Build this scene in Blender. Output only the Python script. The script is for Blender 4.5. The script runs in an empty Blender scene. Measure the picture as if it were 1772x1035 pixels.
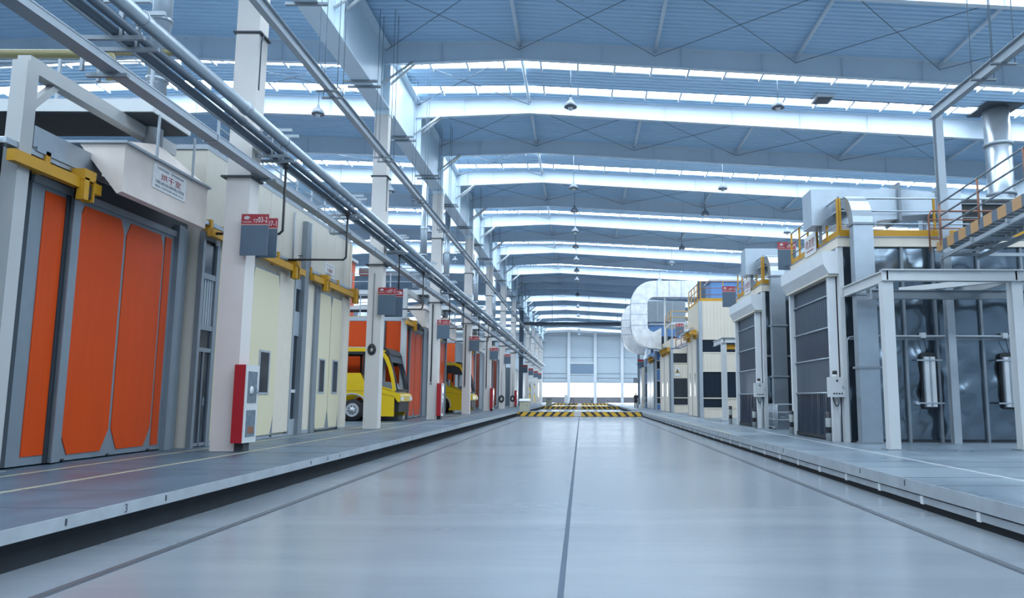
import bpy, bmesh, math, random
from mathutils import Vector, Matrix

random.seed(7)
S = bpy.context.scene
COL = S.collection

# ------------------------------------------------------------------ camera, world, exposure
cam_d = bpy.data.cameras.new('camera')
cam_d.sensor_width = 36.0
cam_d.lens = 1300.0 / 1772.0 * 36.0
cam_d.shift_x = -120.0 / 1772.0
cam_d.clip_end = 600
cam = bpy.data.objects.new('camera', cam_d)
COL.objects.link(cam)
_d = Vector((0.0, -(686.5 - 517.5) / 1300.0, -1.0)).normalized()     # aisle direction seen from the camera
_u = Vector((math.sin(0.003), math.cos(0.003), 0.0))
_u = (_u - _d * _u.dot(_d)).normalized()
_r = _d.cross(_u)
_m = Matrix((_r, _d, _u)).to_4x4()
_m.translation = Vector((0, 0, 1.25))
cam.matrix_world = _m
S.camera = cam

S.view_settings.view_transform = 'Standard'
S.view_settings.look = 'None'
S.view_settings.exposure = 0.0
S.view_settings.gamma = 1.0
S.view_settings.use_curve_mapping = False

world = bpy.data.worlds.new('world')
S.world = world
world.use_nodes = True
_bg = world.node_tree.nodes['Background']
_bg.inputs[0].default_value = (0.72, 0.86, 1.0, 1)
_bg.inputs[1].default_value = 1.0

SKY_COL = (0.74, 0.88, 1.0)
SKY_STRENGTH = 12.5           # daylight through the translucent roof strips
GATE_STRENGTH = 9.0          # daylight through the far gate band

# ------------------------------------------------------------------ materials
def mat(name, col, rough=0.5, metal=0.0, var=0.08, scale=3.0, bump=0.0, bscale=20.0, spec=0.5, stretch=None, coat=0.0, k=0.76):
    col = tuple(c * k for c in col)
    m = bpy.data.materials.new(name)
    m.use_nodes = True
    nt = m.node_tree
    b = nt.nodes['Principled BSDF']
    b.inputs['Roughness'].default_value = rough
    b.inputs['Metallic'].default_value = metal
    b.inputs['Specular IOR Level'].default_value = spec
    b.inputs['Coat Weight'].default_value = coat
    tc = nt.nodes.new('ShaderNodeTexCoord')
    mp = nt.nodes.new('ShaderNodeMapping')
    if stretch: mp.inputs['Scale'].default_value = stretch
    nt.links.new(tc.outputs['Object'], mp.inputs[0])
    no = nt.nodes.new('ShaderNodeTexNoise')
    no.inputs['Scale'].default_value = scale
    no.inputs['Detail'].default_value = 5
    nt.links.new(mp.outputs[0], no.inputs['Vector'])
    mx = nt.nodes.new('ShaderNodeMix')
    mx.data_type = 'RGBA'
    mx.inputs[6].default_value = tuple(c * (1 - var) for c in col) + (1,)
    mx.inputs[7].default_value = tuple(min(1, c * (1 + var)) for c in col) + (1,)
    nt.links.new(no.outputs['Fac'], mx.inputs[0])
    nt.links.new(mx.outputs[2], b.inputs['Base Color'])
    if bump:
        n2 = nt.nodes.new('ShaderNodeTexNoise')
        n2.inputs['Scale'].default_value = bscale
        n2.inputs['Detail'].default_value = 3
        nt.links.new(mp.outputs[0], n2.inputs['Vector'])
        bp = nt.nodes.new('ShaderNodeBump')
        bp.inputs['Strength'].default_value = bump
        nt.links.new(n2.outputs['Fac'], bp.inputs['Height'])
        nt.links.new(bp.outputs[0], b.inputs['Normal'])
    return m

def emis(name, col, s):
    m = bpy.data.materials.new(name)
    m.use_nodes = True
    nt = m.node_tree
    nt.nodes.remove(nt.nodes['Principled BSDF'])
    e = nt.nodes.new('ShaderNodeEmission')
    e.inputs[0].default_value = col + (1,)
    e.inputs[1].default_value = s
    nt.links.new(e.outputs[0], nt.nodes['Material Output'].inputs[0])
    return m

def rib_mat(name, col, axis, period, rough=0.5, metal=0.0, depth=0.5, var=0.05):
    """painted sheet with fine pressed ribs repeating along one axis"""
    m = mat(name, col, rough, metal, var, 1.5)
    nt = m.node_tree
    b = nt.nodes['Principled BSDF']
    tc = nt.nodes.new('ShaderNodeTexCoord')
    sx = nt.nodes.new('ShaderNodeSeparateXYZ')
    nt.links.new(tc.outputs['Object'], sx.inputs[0])
    mu = nt.nodes.new('ShaderNodeMath'); mu.operation = 'MULTIPLY'; mu.inputs[1].default_value = 1.0 / period
    nt.links.new(sx.outputs['XYZ'.index(axis)], mu.inputs[0])
    fr = nt.nodes.new('ShaderNodeMath'); fr.operation = 'PINGPONG'; fr.inputs[1].default_value = 0.5
    nt.links.new(mu.outputs[0], fr.inputs[0])
    ss = nt.nodes.new('ShaderNodeMapRange'); ss.interpolation_type = 'SMOOTHSTEP'
    ss.inputs[1].default_value = 0.02; ss.inputs[2].default_value = 0.12
    nt.links.new(fr.outputs[0], ss.inputs[0])
    bp = nt.nodes.new('ShaderNodeBump'); bp.inputs['Strength'].default_value = depth; bp.inputs['Distance'].default_value = 0.03
    nt.links.new(ss.outputs[0], bp.inputs['Height'])
    nt.links.new(bp.outputs[0], b.inputs['Normal'])
    return m

def floor_mat(name, c1, c2, r0, r1, streak):
    m = mat(name, c1, 0.3, 0, 0.1, 0.6, spec=0.5)
    nt = m.node_tree
    b = nt.nodes['Principled BSDF']
    tc = nt.nodes.new('ShaderNodeTexCoord')
    mp = nt.nodes.new('ShaderNodeMapping'); mp.inputs['Scale'].default_value = streak
    nt.links.new(tc.outputs['Object'], mp.inputs[0])
    n1 = nt.nodes.new('ShaderNodeTexNoise'); n1.inputs['Scale'].default_value = 1.0; n1.inputs['Detail'].default_value = 8; n1.inputs['Roughness'].default_value = 0.62
    nt.links.new(mp.outputs[0], n1.inputs['Vector'])
    mr = nt.nodes.new('ShaderNodeMapRange'); mr.inputs[1].default_value = 0.3; mr.inputs[2].default_value = 0.7
    nt.links.new(n1.outputs['Fac'], mr.inputs[0])
    mx = nt.nodes.new('ShaderNodeMix'); mx.data_type = 'RGBA'
    mx.inputs[6].default_value = c1 + (1,); mx.inputs[7].default_value = c2 + (1,)
    nt.links.new(mr.outputs[0], mx.inputs[0])
    nt.links.new(mx.outputs[2], b.inputs['Base Color'])
    mr2 = nt.nodes.new('ShaderNodeMapRange'); mr2.inputs[1].default_value = 0.3; mr2.inputs[2].default_value = 0.7
    mr2.inputs[3].default_value = r0; mr2.inputs[4].default_value = r1
    nt.links.new(n1.outputs['Fac'], mr2.inputs[0])
    nt.links.new(mr2.outputs[0], b.inputs['Roughness'])
    n3 = nt.nodes.new('ShaderNodeTexNoise'); n3.inputs['Scale'].default_value = 2.2; n3.inputs['Detail'].default_value = 2
    nt.links.new(tc.outputs['Object'], n3.inputs['Vector'])
    bp = nt.nodes.new('ShaderNodeBump'); bp.inputs['Strength'].default_value = 0.005; bp.inputs['Distance'].default_value = 0.1
    nt.links.new(n3.outputs['Fac'], bp.inputs['Height'])
    nt.links.new(bp.outputs[0], b.inputs['Normal'])
    return m

def hazard_mat(name, axis, period, slant_axis, slant, ca, cb):
    """diagonal two-colour safety stripes"""
    m = mat(name, ca, 0.5)
    nt = m.node_tree
    b = nt.nodes['Principled BSDF']
    tc = nt.nodes.new('ShaderNodeTexCoord')
    sx = nt.nodes.new('ShaderNodeSeparateXYZ')
    nt.links.new(tc.outputs['Object'], sx.inputs[0])
    a = sx.outputs['XYZ'.index(axis)]
    if slant == 'mirror':
        ab = nt.nodes.new('ShaderNodeMath'); ab.operation = 'ABSOLUTE'
        nt.links.new(a, ab.inputs[0]); a = ab.outputs[0]
        slant = 1.0
    mz = nt.nodes.new('ShaderNodeMath'); mz.operation = 'MULTIPLY_ADD'; mz.inputs[1].default_value = slant
    nt.links.new(sx.outputs['XYZ'.index(slant_axis)], mz.inputs[0]); nt.links.new(a, mz.inputs[2])
    dv = nt.nodes.new('ShaderNodeMath'); dv.operation = 'DIVIDE'; dv.inputs[1].default_value = period
    nt.links.new(mz.outputs[0], dv.inputs[0])
    fr = nt.nodes.new('ShaderNodeMath'); fr.operation = 'FRACT'
    nt.links.new(dv.outputs[0], fr.inputs[0])
    gt = nt.nodes.new('ShaderNodeMath'); gt.operation = 'GREATER_THAN'; gt.inputs[1].default_value = 0.6
    nt.links.new(fr.outputs[0], gt.inputs[0])
    mx = nt.nodes.new('ShaderNodeMix'); mx.data_type = 'RGBA'
    mx.inputs[6].default_value = ca + (1,); mx.inputs[7].default_value = cb + (1,)
    nt.links.new(gt.outputs[0], mx.inputs[0])
    nt.links.new(mx.outputs[2], b.inputs['Base Color'])
    return m

M = dict(
    platform_shaded=floor_mat('left_platform_shaded_screed', (0.035, 0.062, 0.09), (0.075, 0.112, 0.15), 0.30, 0.5, (0.5, 0.35, 1)),  # platform screed darkened: left-side shade and edge falloff put into the colour
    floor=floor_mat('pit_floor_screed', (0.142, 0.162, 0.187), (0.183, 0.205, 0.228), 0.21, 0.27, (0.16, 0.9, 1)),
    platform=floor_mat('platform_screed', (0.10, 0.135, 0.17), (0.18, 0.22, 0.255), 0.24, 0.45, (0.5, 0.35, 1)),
    concrete=mat('slab_edge_concrete', (0.40, 0.44, 0.48), 0.8, 0, 0.25, 2.5, 0.2, 12),
    dark_concrete=mat('trench_concrete', (0.05, 0.06, 0.075), 0.9, 0, 0.3, 2),
    joint=mat('joint_filler', (0.05, 0.06, 0.08), 0.8),
    seam=mat('seam_filler', (0.09, 0.12, 0.16), 0.7, spec=0.15),
    line_y=mat('worn_yellow_paint', (0.36, 0.33, 0.24), 0.5, 0, 0.25, 4),
    line_w=mat('worn_white_paint', (0.40, 0.43, 0.47), 0.5, 0, 0.15, 4),
    rail=mat('steel_rail', (0.22, 0.25, 0.28), 0.35, 0.8),
    sky=emis('daylight_strip', SKY_COL, SKY_STRENGTH),
    gate=emis('daylight_gate', (0.86, 0.94, 1.0), GATE_STRENGTH),
    lampglow=emis('lamp_glow', (1.0, 0.97, 0.92), 3.0),
    roof=mat('roof_sheet', (0.48, 0.66, 0.83), 0.55, 0, 0.05, 1, k=1),
    rafter=mat('rafter_paint', (0.64, 0.72, 0.80), 0.5, 0, 0.06, 1, k=1),
    rod=mat('brace_rod', (0.16, 0.20, 0.25), 0.6),
    wall=mat('wall_sheet', (0.50, 0.57, 0.63), 0.6, 0, 0.05, 1),
    wall_trim=mat('wall_trim_white', (0.72, 0.76, 0.80), 0.5),
    shutter=rib_mat('shutter_blue_grey', (0.20, 0.28, 0.38), 'Z', 0.22),
    column=mat('column_paint', (0.745, 0.695, 0.66), 0.55, 0, 0.06, 1.2, 0.05, 8),
    column_far=mat('column_dark_steel', (0.10, 0.13, 0.17), 0.5, 0.2),
    plate=mat('black_plate', (0.05, 0.06, 0.07), 0.6),
    girder=mat('girder_paint', (0.58, 0.68, 0.76), 0.45, 0, 0.06, 1, k=1),
    door_steel=mat('door_frame_steel', (0.25, 0.30, 0.35), 0.45, 0.3, 0.12, 3),
    post_grey=mat('post_grey_paint', (0.50, 0.51, 0.51), 0.45, 0, 0.06, 2),
    lamp_grey=mat('lamp_grey', (0.11, 0.14, 0.18), 0.4, 0.1, 0.06, 2),
    vision=mat('clear_pvc_panel', (0.055, 0.085, 0.125), 0.32, 0.0, 0.4, 2, 0.15, 2),
    white_steel=mat('white_steel', (0.66, 0.68, 0.69), 0.45, 0, 0.06, 2),
    grey_steel=mat('grey_steel', (0.27, 0.31, 0.35), 0.45, 0.3, 0.1, 3),
    mid_steel=mat('mid_steel', (0.42, 0.47, 0.52), 0.45, 0.2, 0.08, 2),
    dark_steel=mat('dark_steel', (0.045, 0.055, 0.07), 0.6, 0.1, 0.2, 3),
    black=mat('black_paint', (0.018, 0.02, 0.024), 0.5),
    rubber=mat('black_rubber', (0.02, 0.02, 0.022), 0.8),
    galv=mat('galvanised', (0.46, 0.52, 0.58), 0.32, 0.75, 0.15, 3.0, 0.04, 6),
    galv_white=mat('hood_sheet', (0.80, 0.70, 0.64), 0.5, 0.2, 0.14, 2.5, 0.05, 5),
    booth_metal=mat('booth_bright_sheet', (0.22, 0.27, 0.32), 0.15, 0.92, 0.15, 1.2),
    foil=mat('foil_cladding', (0.74, 0.72, 0.71), 0.32, 0.75, 0.38, 2.0, 0.65, 4, k=0.85),
    pipe_l=mat('pipe_light', (0.46, 0.52, 0.58), 0.35, 0.5),
    pipe_d=mat('pipe_dark', (0.12, 0.15, 0.19), 0.45, 0.3),
    pipe_y=mat('pipe_yellow', (0.26, 0.23, 0.10), 0.5),
    orange=mat('orange_panel', (0.62, 0.066, 0.005), 0.42, 0, 0.14, 2.0, 0.02, 3, 0.22, stretch=(1, 3, 0.3)),
    orange_b=mat('orange_bright', (0.85, 0.115, 0.012), 0.40, 0, 0.08, 2.0),
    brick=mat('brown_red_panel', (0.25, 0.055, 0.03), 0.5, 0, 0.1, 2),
    cream=mat('cream_panel', (0.80, 0.72, 0.50), 0.5, 0, 0.05, 2, stretch=(1, 2, 0.3)),
    cream_rib=rib_mat('cream_ribbed', (0.80, 0.70, 0.54), 'Y', 0.17),
    cream_rib_x=rib_mat('cream_ribbed_front', (0.80, 0.70, 0.58), 'X', 0.22),
    cream_wall=rib_mat('cream_upper_wall', (0.70, 0.65, 0.56), 'Y', 1.0),
    cream_trim=mat('cream_trim', (0.80, 0.72, 0.60), 0.5),
    yellow=mat('safety_yellow', (0.62, 0.31, 0.012), 0.5, 0, 0.12, 3),
    red=mat('cabinet_red', (0.42, 0.012, 0.022), 0.4, 0, 0.06, 2),
    sign_red=mat('sign_red', (0.36, 0.018, 0.03), 0.5),
    sign_grey=mat('sign_grey', (0.085, 0.13, 0.18), 0.5, 0, 0.1, 3),
    sign_white=mat('sign_white', (0.78, 0.78, 0.78), 0.5),
    ink_red=mat('ink_red', (0.32, 0.02, 0.03), 0.6),
    ink_blue=mat('ink_blue', (0.06, 0.09, 0.16), 0.6),
    ink_pink=mat('sign_edge_line', (0.75, 0.42, 0.36), 0.6),
    glass=mat('dark_glass', (0.025, 0.035, 0.05), 0.12, 0, 0.2, 2),
    glass_grey=mat('grey_glass', (0.16, 0.21, 0.26), 0.15, 0, 0.5, 6),
    bus=mat('bus_yellow', (0.86, 0.56, 0.006), 0.28, 0, 0.04, 2, coat=0.4),
    bus_grey=mat('bus_primer', (0.42, 0.42, 0.44), 0.6),
    tyre=mat('tyre', (0.02, 0.02, 0.023), 0.85),
    rim=mat('wheel_rim', (0.55, 0.57, 0.60), 0.4, 0.25),
    curtain=mat('pvc_curtain', (0.026, 0.044, 0.072), 0.30, 0.0, 0.35, 3.0, 0.7, 5, stretch=(6, 6, 0.4)),
    housing=mat('shutter_housing_white', (0.78, 0.80, 0.82), 0.35),
    rust=mat('rust_red_rail', (0.30, 0.12, 0.07), 0.6, 0, 0.2, 5),
    blue=mat('blue_panel', (0.10, 0.24, 0.52), 0.45),
    beige=mat('beige_cabinet', (0.50, 0.47, 0.36), 0.5),
    skin=mat('skin', (0.45, 0.27, 0.19), 0.6),
    cloth=mat('navy_cloth', (0.025, 0.032, 0.05), 0.9),
    cloth2=mat('black_trousers', (0.015, 0.017, 0.022), 0.9),
    hair=mat('hair', (0.01, 0.01, 0.01), 0.7),
    lowwall=mat('outside_low_wall', (0.22, 0.21, 0.23), 0.8),
    grate=mat('steel_grating', (0.30, 0.34, 0.38), 0.5, 0.5),
    hazard=hazard_mat('hazard_stripes', 'X', 0.68, 'Z', 'mirror', (0.62, 0.36, 0.03), (0.02, 0.022, 0.03)),
    hazard_st=hazard_mat('stringer_stripes', 'Y', 0.62, 'Z', 0.0, (0.42, 0.24, 0.11), (0.10, 0.13, 0.17)),
    bollard=hazard_mat('bollard_bands', 'Z', 0.42, 'X', 0.0, (0.30, 0.32, 0.32), (0.02, 0.02, 0.025)),
)

# ------------------------------------------------------------------ mesh builder
class MB:
    def __init__(s):
        s.v = []; s.f = []; s.m = []; s.sm = []
    def add(s, vs, fs, m=0, smooth=False):
        o = len(s.v)
        s.v += [tuple(p) for p in vs]
        for f in fs:
            s.f.append([i + o for i in f]); s.m.append(m); s.sm.append(smooth)
        return s
    def box(s, x0, x1, y0, y1, z0, z1, m=0):
        if x0 > x1: x0, x1 = x1, x0
        if y0 > y1: y0, y1 = y1, y0
        if z0 > z1: z0, z1 = z1, z0
        vs = [(x, y, z) for z in (z0, z1) for y in (y0, y1) for x in (x0, x1)]
        return s.add(vs, [(0, 2, 3, 1), (4, 5, 7, 6), (0, 1, 5, 4), (2, 6, 7, 3), (0, 4, 6, 2), (1, 3, 7, 5)], m)
    def beam(s, p, q, w, h, m=0, up=(0, 0, 1)):
        p = Vector(p); q = Vector(q); d = (q - p).normalized(); u = Vector(up)
        if abs(d.dot(u)) > 0.98: u = Vector((0, 1, 0))
        a = d.cross(u).normalized(); b = a.cross(d).normalized()
        vs = []
        for c in (p, q):
            for sb in (-1, 1):
                for sa in (-1, 1):
                    vs.append(c + a * (sa * w / 2) + b * (sb * h / 2))
        return s.add(vs, [(0, 1, 3, 2), (4, 6, 7, 5), (0, 4, 5, 1), (2, 3, 7, 6), (0, 2, 6, 4), (1, 5, 7, 3)], m)
    def tube(s, pts, r, n=10, m=0, caps=True, smooth=True):
        P = [Vector(p) for p in pts]
        rs = r if isinstance(r, (list, tuple)) else [r] * len(P)
        T = []
        for i in range(len(P)):
            a = (P[i] - P[i - 1]).normalized() if i else None
            b = (P[i + 1] - P[i]).normalized() if i < len(P) - 1 else None
            t = (a + b) if a is not None and b is not None else (a if b is None else b)
            T.append(t.normalized() if t.length > 1e-6 else (a or b))
        u = Vector((0, 0, 1)) if abs(T[0].z) < 0.9 else Vector((1, 0, 0))
        u = (u - T[0] * u.dot(T[0])).normalized()
        vs = []
        for i, p in enumerate(P):
            u = (u - T[i] * u.dot(T[i])).normalized()
            w = T[i].cross(u)
            k = 1.0
            if 0 < i < len(P) - 1:
                c = (P[i] - P[i - 1]).normalized().dot(T[i]); k = 1.0
            for j in range(n):
                a = 2 * math.pi * j / n
                vs.append(p + (u * math.cos(a) + w * math.sin(a)) * rs[i] * k)
        fs = []
        for i in range(len(P) - 1):
            for j in range(n):
                k = (j + 1) % n
                fs.append((i * n + j, i * n + k, (i + 1) * n + k, (i + 1) * n + j))
        s.add(vs, fs, m, smooth)
        if caps:
            o = len(s.v) - len(vs)
            s.f.append([o + j for j in range(n)][::-1]); s.m.append(m); s.sm.append(False)
            s.f.append([o + (len(P) - 1) * n + j for j in range(n)]); s.m.append(m); s.sm.append(False)
        return s
    def lathe(s, c, prof, n=20, m=0, axis='z', smooth=True):
        vs = []
        for r, h in prof:
            for j in range(n):
                a = 2 * math.pi * j / n
                x, y = r * math.cos(a), r * math.sin(a)
                if axis == 'z': p = (c[0] + x, c[1] + y, c[2] + h)
                elif axis == 'y': p = (c[0] + x, c[1] + h, c[2] + y)
                else: p = (c[0] + h, c[1] + x, c[2] + y)
                vs.append(p)
        fs = []
        for i in range(len(prof) - 1):
            for j in range(n):
                k = (j + 1) % n
                fs.append((i * n + j, i * n + k, (i + 1) * n + k, (i + 1) * n + j))
        s.add(vs, fs, m, smooth)
        o = len(s.v) - len(vs)
        if prof[0][0] > 1e-4: s.f.append([o + j for j in range(n)][::-1]); s.m.append(m); s.sm.append(False)
        if prof[-1][0] > 1e-4: s.f.append([o + (len(prof) - 1) * n + j for j in range(n)]); s.m.append(m); s.sm.append(False)
        return s
    def prism(s, poly, axis, a0, a1, m=0, smooth=False):
        """polygon extruded along axis; poly is in the two other axes in xyz order"""
        def P(a, b, t):
            return {'x': (t, a, b), 'y': (a, t, b), 'z': (a, b, t)}[axis]
        n = len(poly)
        vs = [P(a, b, a0) for a, b in poly] + [P(a, b, a1) for a, b in poly]
        fs = [tuple(range(n))[::-1], tuple(range(n, 2 * n))]
        s.add(vs, fs, m)
        s.add(vs, [(i, (i + 1) % n, n + (i + 1) % n, n + i) for i in range(n)], m, smooth)
        return s
    def ibeam(s, p, q, w, h, t=0.02, m=0):
        """I-section along p-q, h vertical"""
        p = Vector(p); q = Vector(q); z = Vector((0, 0, h / 2))
        s.beam(p + z - Vector((0, 0, t / 2)), q + z - Vector((0, 0, t / 2)), w, t, m)
        s.beam(p - z + Vector((0, 0, t / 2)), q - z + Vector((0, 0, t / 2)), w, t, m)
        s.beam(p, q, t, h - 2 * t, m)
        return s
    def build(s, name, mats, parent=None, smooth=None, loc=None):
        me = bpy.data.meshes.new(name)
        off = Vector((0, 0, 0))
        if parent is not None:
            off = Vector(parent['_w'])
        elif loc is not None:
            off = Vector(loc)
        me.from_pydata([Vector(p) - off for p in s.v], [], s.f)
        ml = mats if isinstance(mats, (list, tuple)) else [mats]
        for x in ml: me.materials.append(x)
        for p, mi, sm in zip(me.polygons, s.m, s.sm):
            p.material_index = mi; p.use_smooth = sm
        bm = bmesh.new(); bm.from_mesh(me)
        bmesh.ops.recalc_face_normals(bm, faces=bm.faces)
        bm.to_mesh(me); bm.free()
        me.update()
        o = bpy.data.objects.new(name, me)
        COL.objects.link(o)
        if parent is not None:
            o.parent = parent
            pw = Vector(parent['_w'])
            # parent may itself be a part: children keep zero offset from the thing's base
            o['_w'] = tuple(pw)
        else:
            o.location = off
            o['_w'] = tuple(off)
        return o

def tag(o, label=None, cat=None, group=None, kind=None):
    if label: o['label'] = label
    if cat: o['category'] = cat
    if group: o['group'] = group
    if kind: o['kind'] = kind
    return o

def thing(name, label, cat, loc=(0, 0, 0), group=None):
    o = bpy.data.objects.new(name, None)
    o.empty_display_size = 0.2
    COL.objects.link(o)
    o.location = loc
    o['_w'] = tuple(loc)
    return tag(o, label, cat, group)

def struct(mb, name, mats, label=None):
    return tag(mb.build(name, mats), label, None, None, 'structure')

def kids(o):
    return [c for c in bpy.data.objects if c.parent == o]

def copy_tree(root, delta, label=None, group=None):
    r = root.copy(); COL.objects.link(r)
    r.location = Vector(root.location) + Vector(delta)
    r['_w'] = tuple(r.location)
    if label: r['label'] = label
    if group: r['group'] = group
    for ch in kids(root):
        c = ch.copy(); COL.objects.link(c); c.parent = r; c['_w'] = tuple(r.location)
        for g in kids(ch):
            d = g.copy(); COL.objects.link(d); d.parent = c; d['_w'] = tuple(r.location)
    return r

def text(parent, name, body, m, origin, right, up, height=None, width=None, depth=0.004, center=False):
    cu = bpy.data.curves.new(name, 'FONT')
    cu.body = body
    cu.resolution_u = 3
    ob = bpy.data.objects.new('tmp_text', cu)
    COL.objects.link(ob)
    dg = bpy.context.evaluated_depsgraph_get()
    dg.update()
    me = bpy.data.meshes.new_from_object(ob.evaluated_get(dg))
    bpy.data.objects.remove(ob); bpy.data.curves.remove(cu)
    xs = [v.co.x for v in me.vertices]; ys = [v.co.y for v in me.vertices]
    if not xs: return None
    x0, x1, y0, y1 = min(xs), max(xs), min(ys), max(ys)
    sy = height / (y1 - y0) if height else None
    sx = width / (x1 - x0) if width else sy
    if sy is None: sy = sx
    R = Vector(right).normalized(); U = Vector(up).normalized(); N = R.cross(U)
    O = Vector(origin) - Vector(parent['_w'])
    if center: O = O - R * (x1 - x0) * sx / 2
    for v in me.vertices:
        v.co = O + R * ((v.co.x - x0) * sx) + U * ((v.co.y - y0) * sy) + N * depth
    me.materials.clear(); me.materials.append(m)
    me.name = name
    o = bpy.data.objects.new(name, me); COL.objects.link(o)
    o.parent = parent; o['_w'] = tuple(parent['_w'])
    return o

ORD = ['first', 'second', 'third', 'fourth', 'fifth', 'sixth', 'seventh', 'eighth', 'ninth', 'tenth', 'eleventh', 'twelfth',
       'thirteenth', 'fourteenth', 'fifteenth', 'sixteenth', 'seventeenth', 'eighteenth', 'nineteenth', 'twentieth',
       'twenty-first', 'twenty-second', 'twenty-third', 'twenty-fourth', 'twenty-fifth', 'twenty-sixth', 'twenty-seventh', 'twenty-eighth']
# ------------------------------------------------------------------ the setting: floor, platforms, roof, walls
Y0, Y1 = -18.5, 161.5
XL, XR = -34.0, 27.0
ZP = -0.40                      # floor of the transfer pit below the platforms
EL, ER = -5.38, 5.09            # platform edges

struct(MB().box(EL, ER, Y0, Y1, ZP - 0.3, ZP), 'floor', M['floor'], 'glossy blue grey pit floor of the aisle')
struct(MB().box(XL, EL, Y0, Y1, -0.14, 0.0), 'floor_platform_left', [M['platform_shaded']], 'raised glossy platform on the left')
struct(MB().box(ER, XR, Y0, Y1, -0.19, 0.0), 'floor_platform_right', [M['platform']], 'raised glossy platform on the right')
b = MB()
b.box(EL - 0.004, EL + 0.012, Y0, Y1, -0.14, -0.001)
y = -3.0
struct(b, 'trim_1', M['concrete'], 'concrete edge of the left platform')
struct(MB().box(ER - 0.012, ER + 0.004, Y0, Y1, -0.19, -0.001), 'trim_2', M['concrete'], 'concrete edge of the right platform')
b = MB()
for x0, x1 in ((EL - 0.7, EL - 0.45), (ER + 0.45, ER + 0.7)):
    b.box(x0, x1, Y0, Y1, -1.2, -0.14)
b.box(EL - 0.7, EL, Y0, Y1, -1.3, -1.2); b.box(ER, ER + 0.7, Y0, Y1, -1.3, -1.2)
struct(b, 'trim_3', M['dark_concrete'], 'dark trenches under the platform lips')
# worn lines and joints (thin coats of paint or filler set into the slabs)
b = MB(); b.box(-8.97, -8.87, Y0, 100, 0.0, 0.003); b.box(-7.52, -7.42, Y0, 100, 0.0, 0.003); b.box(EL - 0.10, EL, 34, 63, 0.0, 0.003); b.box(ER, ER + 0.10, 26, 63, 0.0, 0.003)
struct(b, 'trim_4', M['line_y'], 'worn yellow floor lines')
b = MB(); b.box(6.66, 6.76, Y0, 60, 0.0, 0.003)
struct(b, 'trim_5', M['line_w'], 'worn white floor line')
b = MB()
for yy in (8.6, 10.2, 13.0, 14.1, 17.0, 19.0, 22.4, 24.6, 28.4, 30.6, 34.4, 40.4, 46.4):
    b.box(XL, EL, yy, yy + 0.028, 0.0, 0.002)
for yy in (8.6, 11.0, 12.1, 13.9, 15.1, 18.3, 24.4, 30.4, 36.4, 42.4):
    b.box(ER, XR, yy, yy + 0.028, 0.0, 0.002)
struct(b, 'trim_6', M['joint'], 'saw-cut joints of the platforms')
b = MB(); b.box(-0.197, -0.143, Y0, 63, ZP, ZP + 0.003)
struct(b, 'trim_7', M['seam'], 'central seam of the pit floor')
# slab chips and the painted 3
b = MB()
for yy in (8.05, 9.95, 15.2, 16.2, 17.0, 22.3, 24.2, 30.5):
    b.box(EL + 0.012, EL + 0.016, yy, yy + 0.03, -0.10, -0.03)
    b.box(ER - 0.016, ER - 0.012, yy + 4, yy + 4.03, -0.12, -0.03)
struct(b, 'trim_8', M['joint'], 'worn marks on the platform edges')
edge_no = thing('painted_numeral', 'small dark number 3 painted on the left platform edge', 'number', (EL + 0.013, 9.0, -0.115))
text(edge_no, 'numeral', '3', M['ink_blue'], (EL + 0.013, 9.08, -0.12), (0, 1, 0), (0, 0, 1), height=0.10)

def aisle_rail(x, label):
    t = thing('floor_rail', label, 'rail', (x, 0, ZP))
    b = MB(); b.box(x - 0.06, x + 0.06, Y0, 63.4, ZP, ZP + 0.0035); b.build('groove', M['joint'], t)
    b = MB(); b.box(x - 0.03, x + 0.03, Y0, 63.4, ZP, ZP + 0.007); b.build('rail_head', M['rail'], t)
aisle_rail(-4.47, 'left steel rail sunk in the aisle floor')
aisle_rail(4.23, 'right steel rail sunk in the aisle floor')
# conductor duct under the right platform edge with white clips
t = thing('conductor_duct', 'grey conductor duct with white clips under right platform edge', 'cable duct', (ER + 0.1, 0, -0.3))
MB().box(ER + 0.02, ER + 0.14, Y0, 63.3, -0.315, -0.215).build('duct', M['concrete'], t)
for i in range(26):
    yy = 5.0 + i * 1.62
    MB().box(ER + 0.0, ER + 0.02, yy, yy + 0.09, -0.325, -0.205).build('clip', M['housing'], t)
MB().box(ER + 0.14, ER + 0.45, Y0, 63.3, -0.33, -0.31).build('bearer', M['dark_steel'], t)

# --- roof -----------------------------------------------------------------------------------------------
XS = [-34.0, -18.0, -8.14, -2.6, 3.0, 9.0, 15.0, 21.0, 27.0]
def T(x):                        # top of the rafters
    if x >= -2.6: return 15.78 - (x + 2.6) / 21.0
    if x >= -8.14: return 15.78 - (-2.6 - x) * 0.012
    if x >= -18: return 15.71 + (-8.14 - x) * 0.03
    return 16.0 - (-18 - x) / 26.0
def B(x):                        # bottom flange of the rafters
    if x >= -2.6: return 15.06 - (x + 2.6) / 17.8
    if x >= -8.14: return 15.06 - (-2.6 - x) * 0.045
    if x >= -18: return 14.80 + (-8.14 - x) * 0.03
    return 15.1 - (-18 - x) / 16.0
def sheet(y0, y1, dz, pitch=0.30, amp=0.075):
    b = MB()
    prof = []
    n = max(1, int(round((y1 - y0) / pitch)))
    p = (y1 - y0) / n
    for i in range(n):
        a = y0 + i * p
        prof += [(a, 0), (a + 0.42 * p, 0), (a + 0.5 * p, amp), (a + 0.92 * p, amp)]
    prof.append((y1, 0))
    vs = [(x, yy, T(x) + dz + h) for yy, h in prof for x in XS]
    nx = len(XS)
    fs = [(j * nx + i, j * nx + i + 1, (j + 1) * nx + i + 1, (j + 1) * nx + i) for j in range(len(prof) - 1) for i in range(nx - 1)]
    b.add(vs, fs)
    return b
NB = 12
ceil_b = MB(); 
win_i = 0
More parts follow.
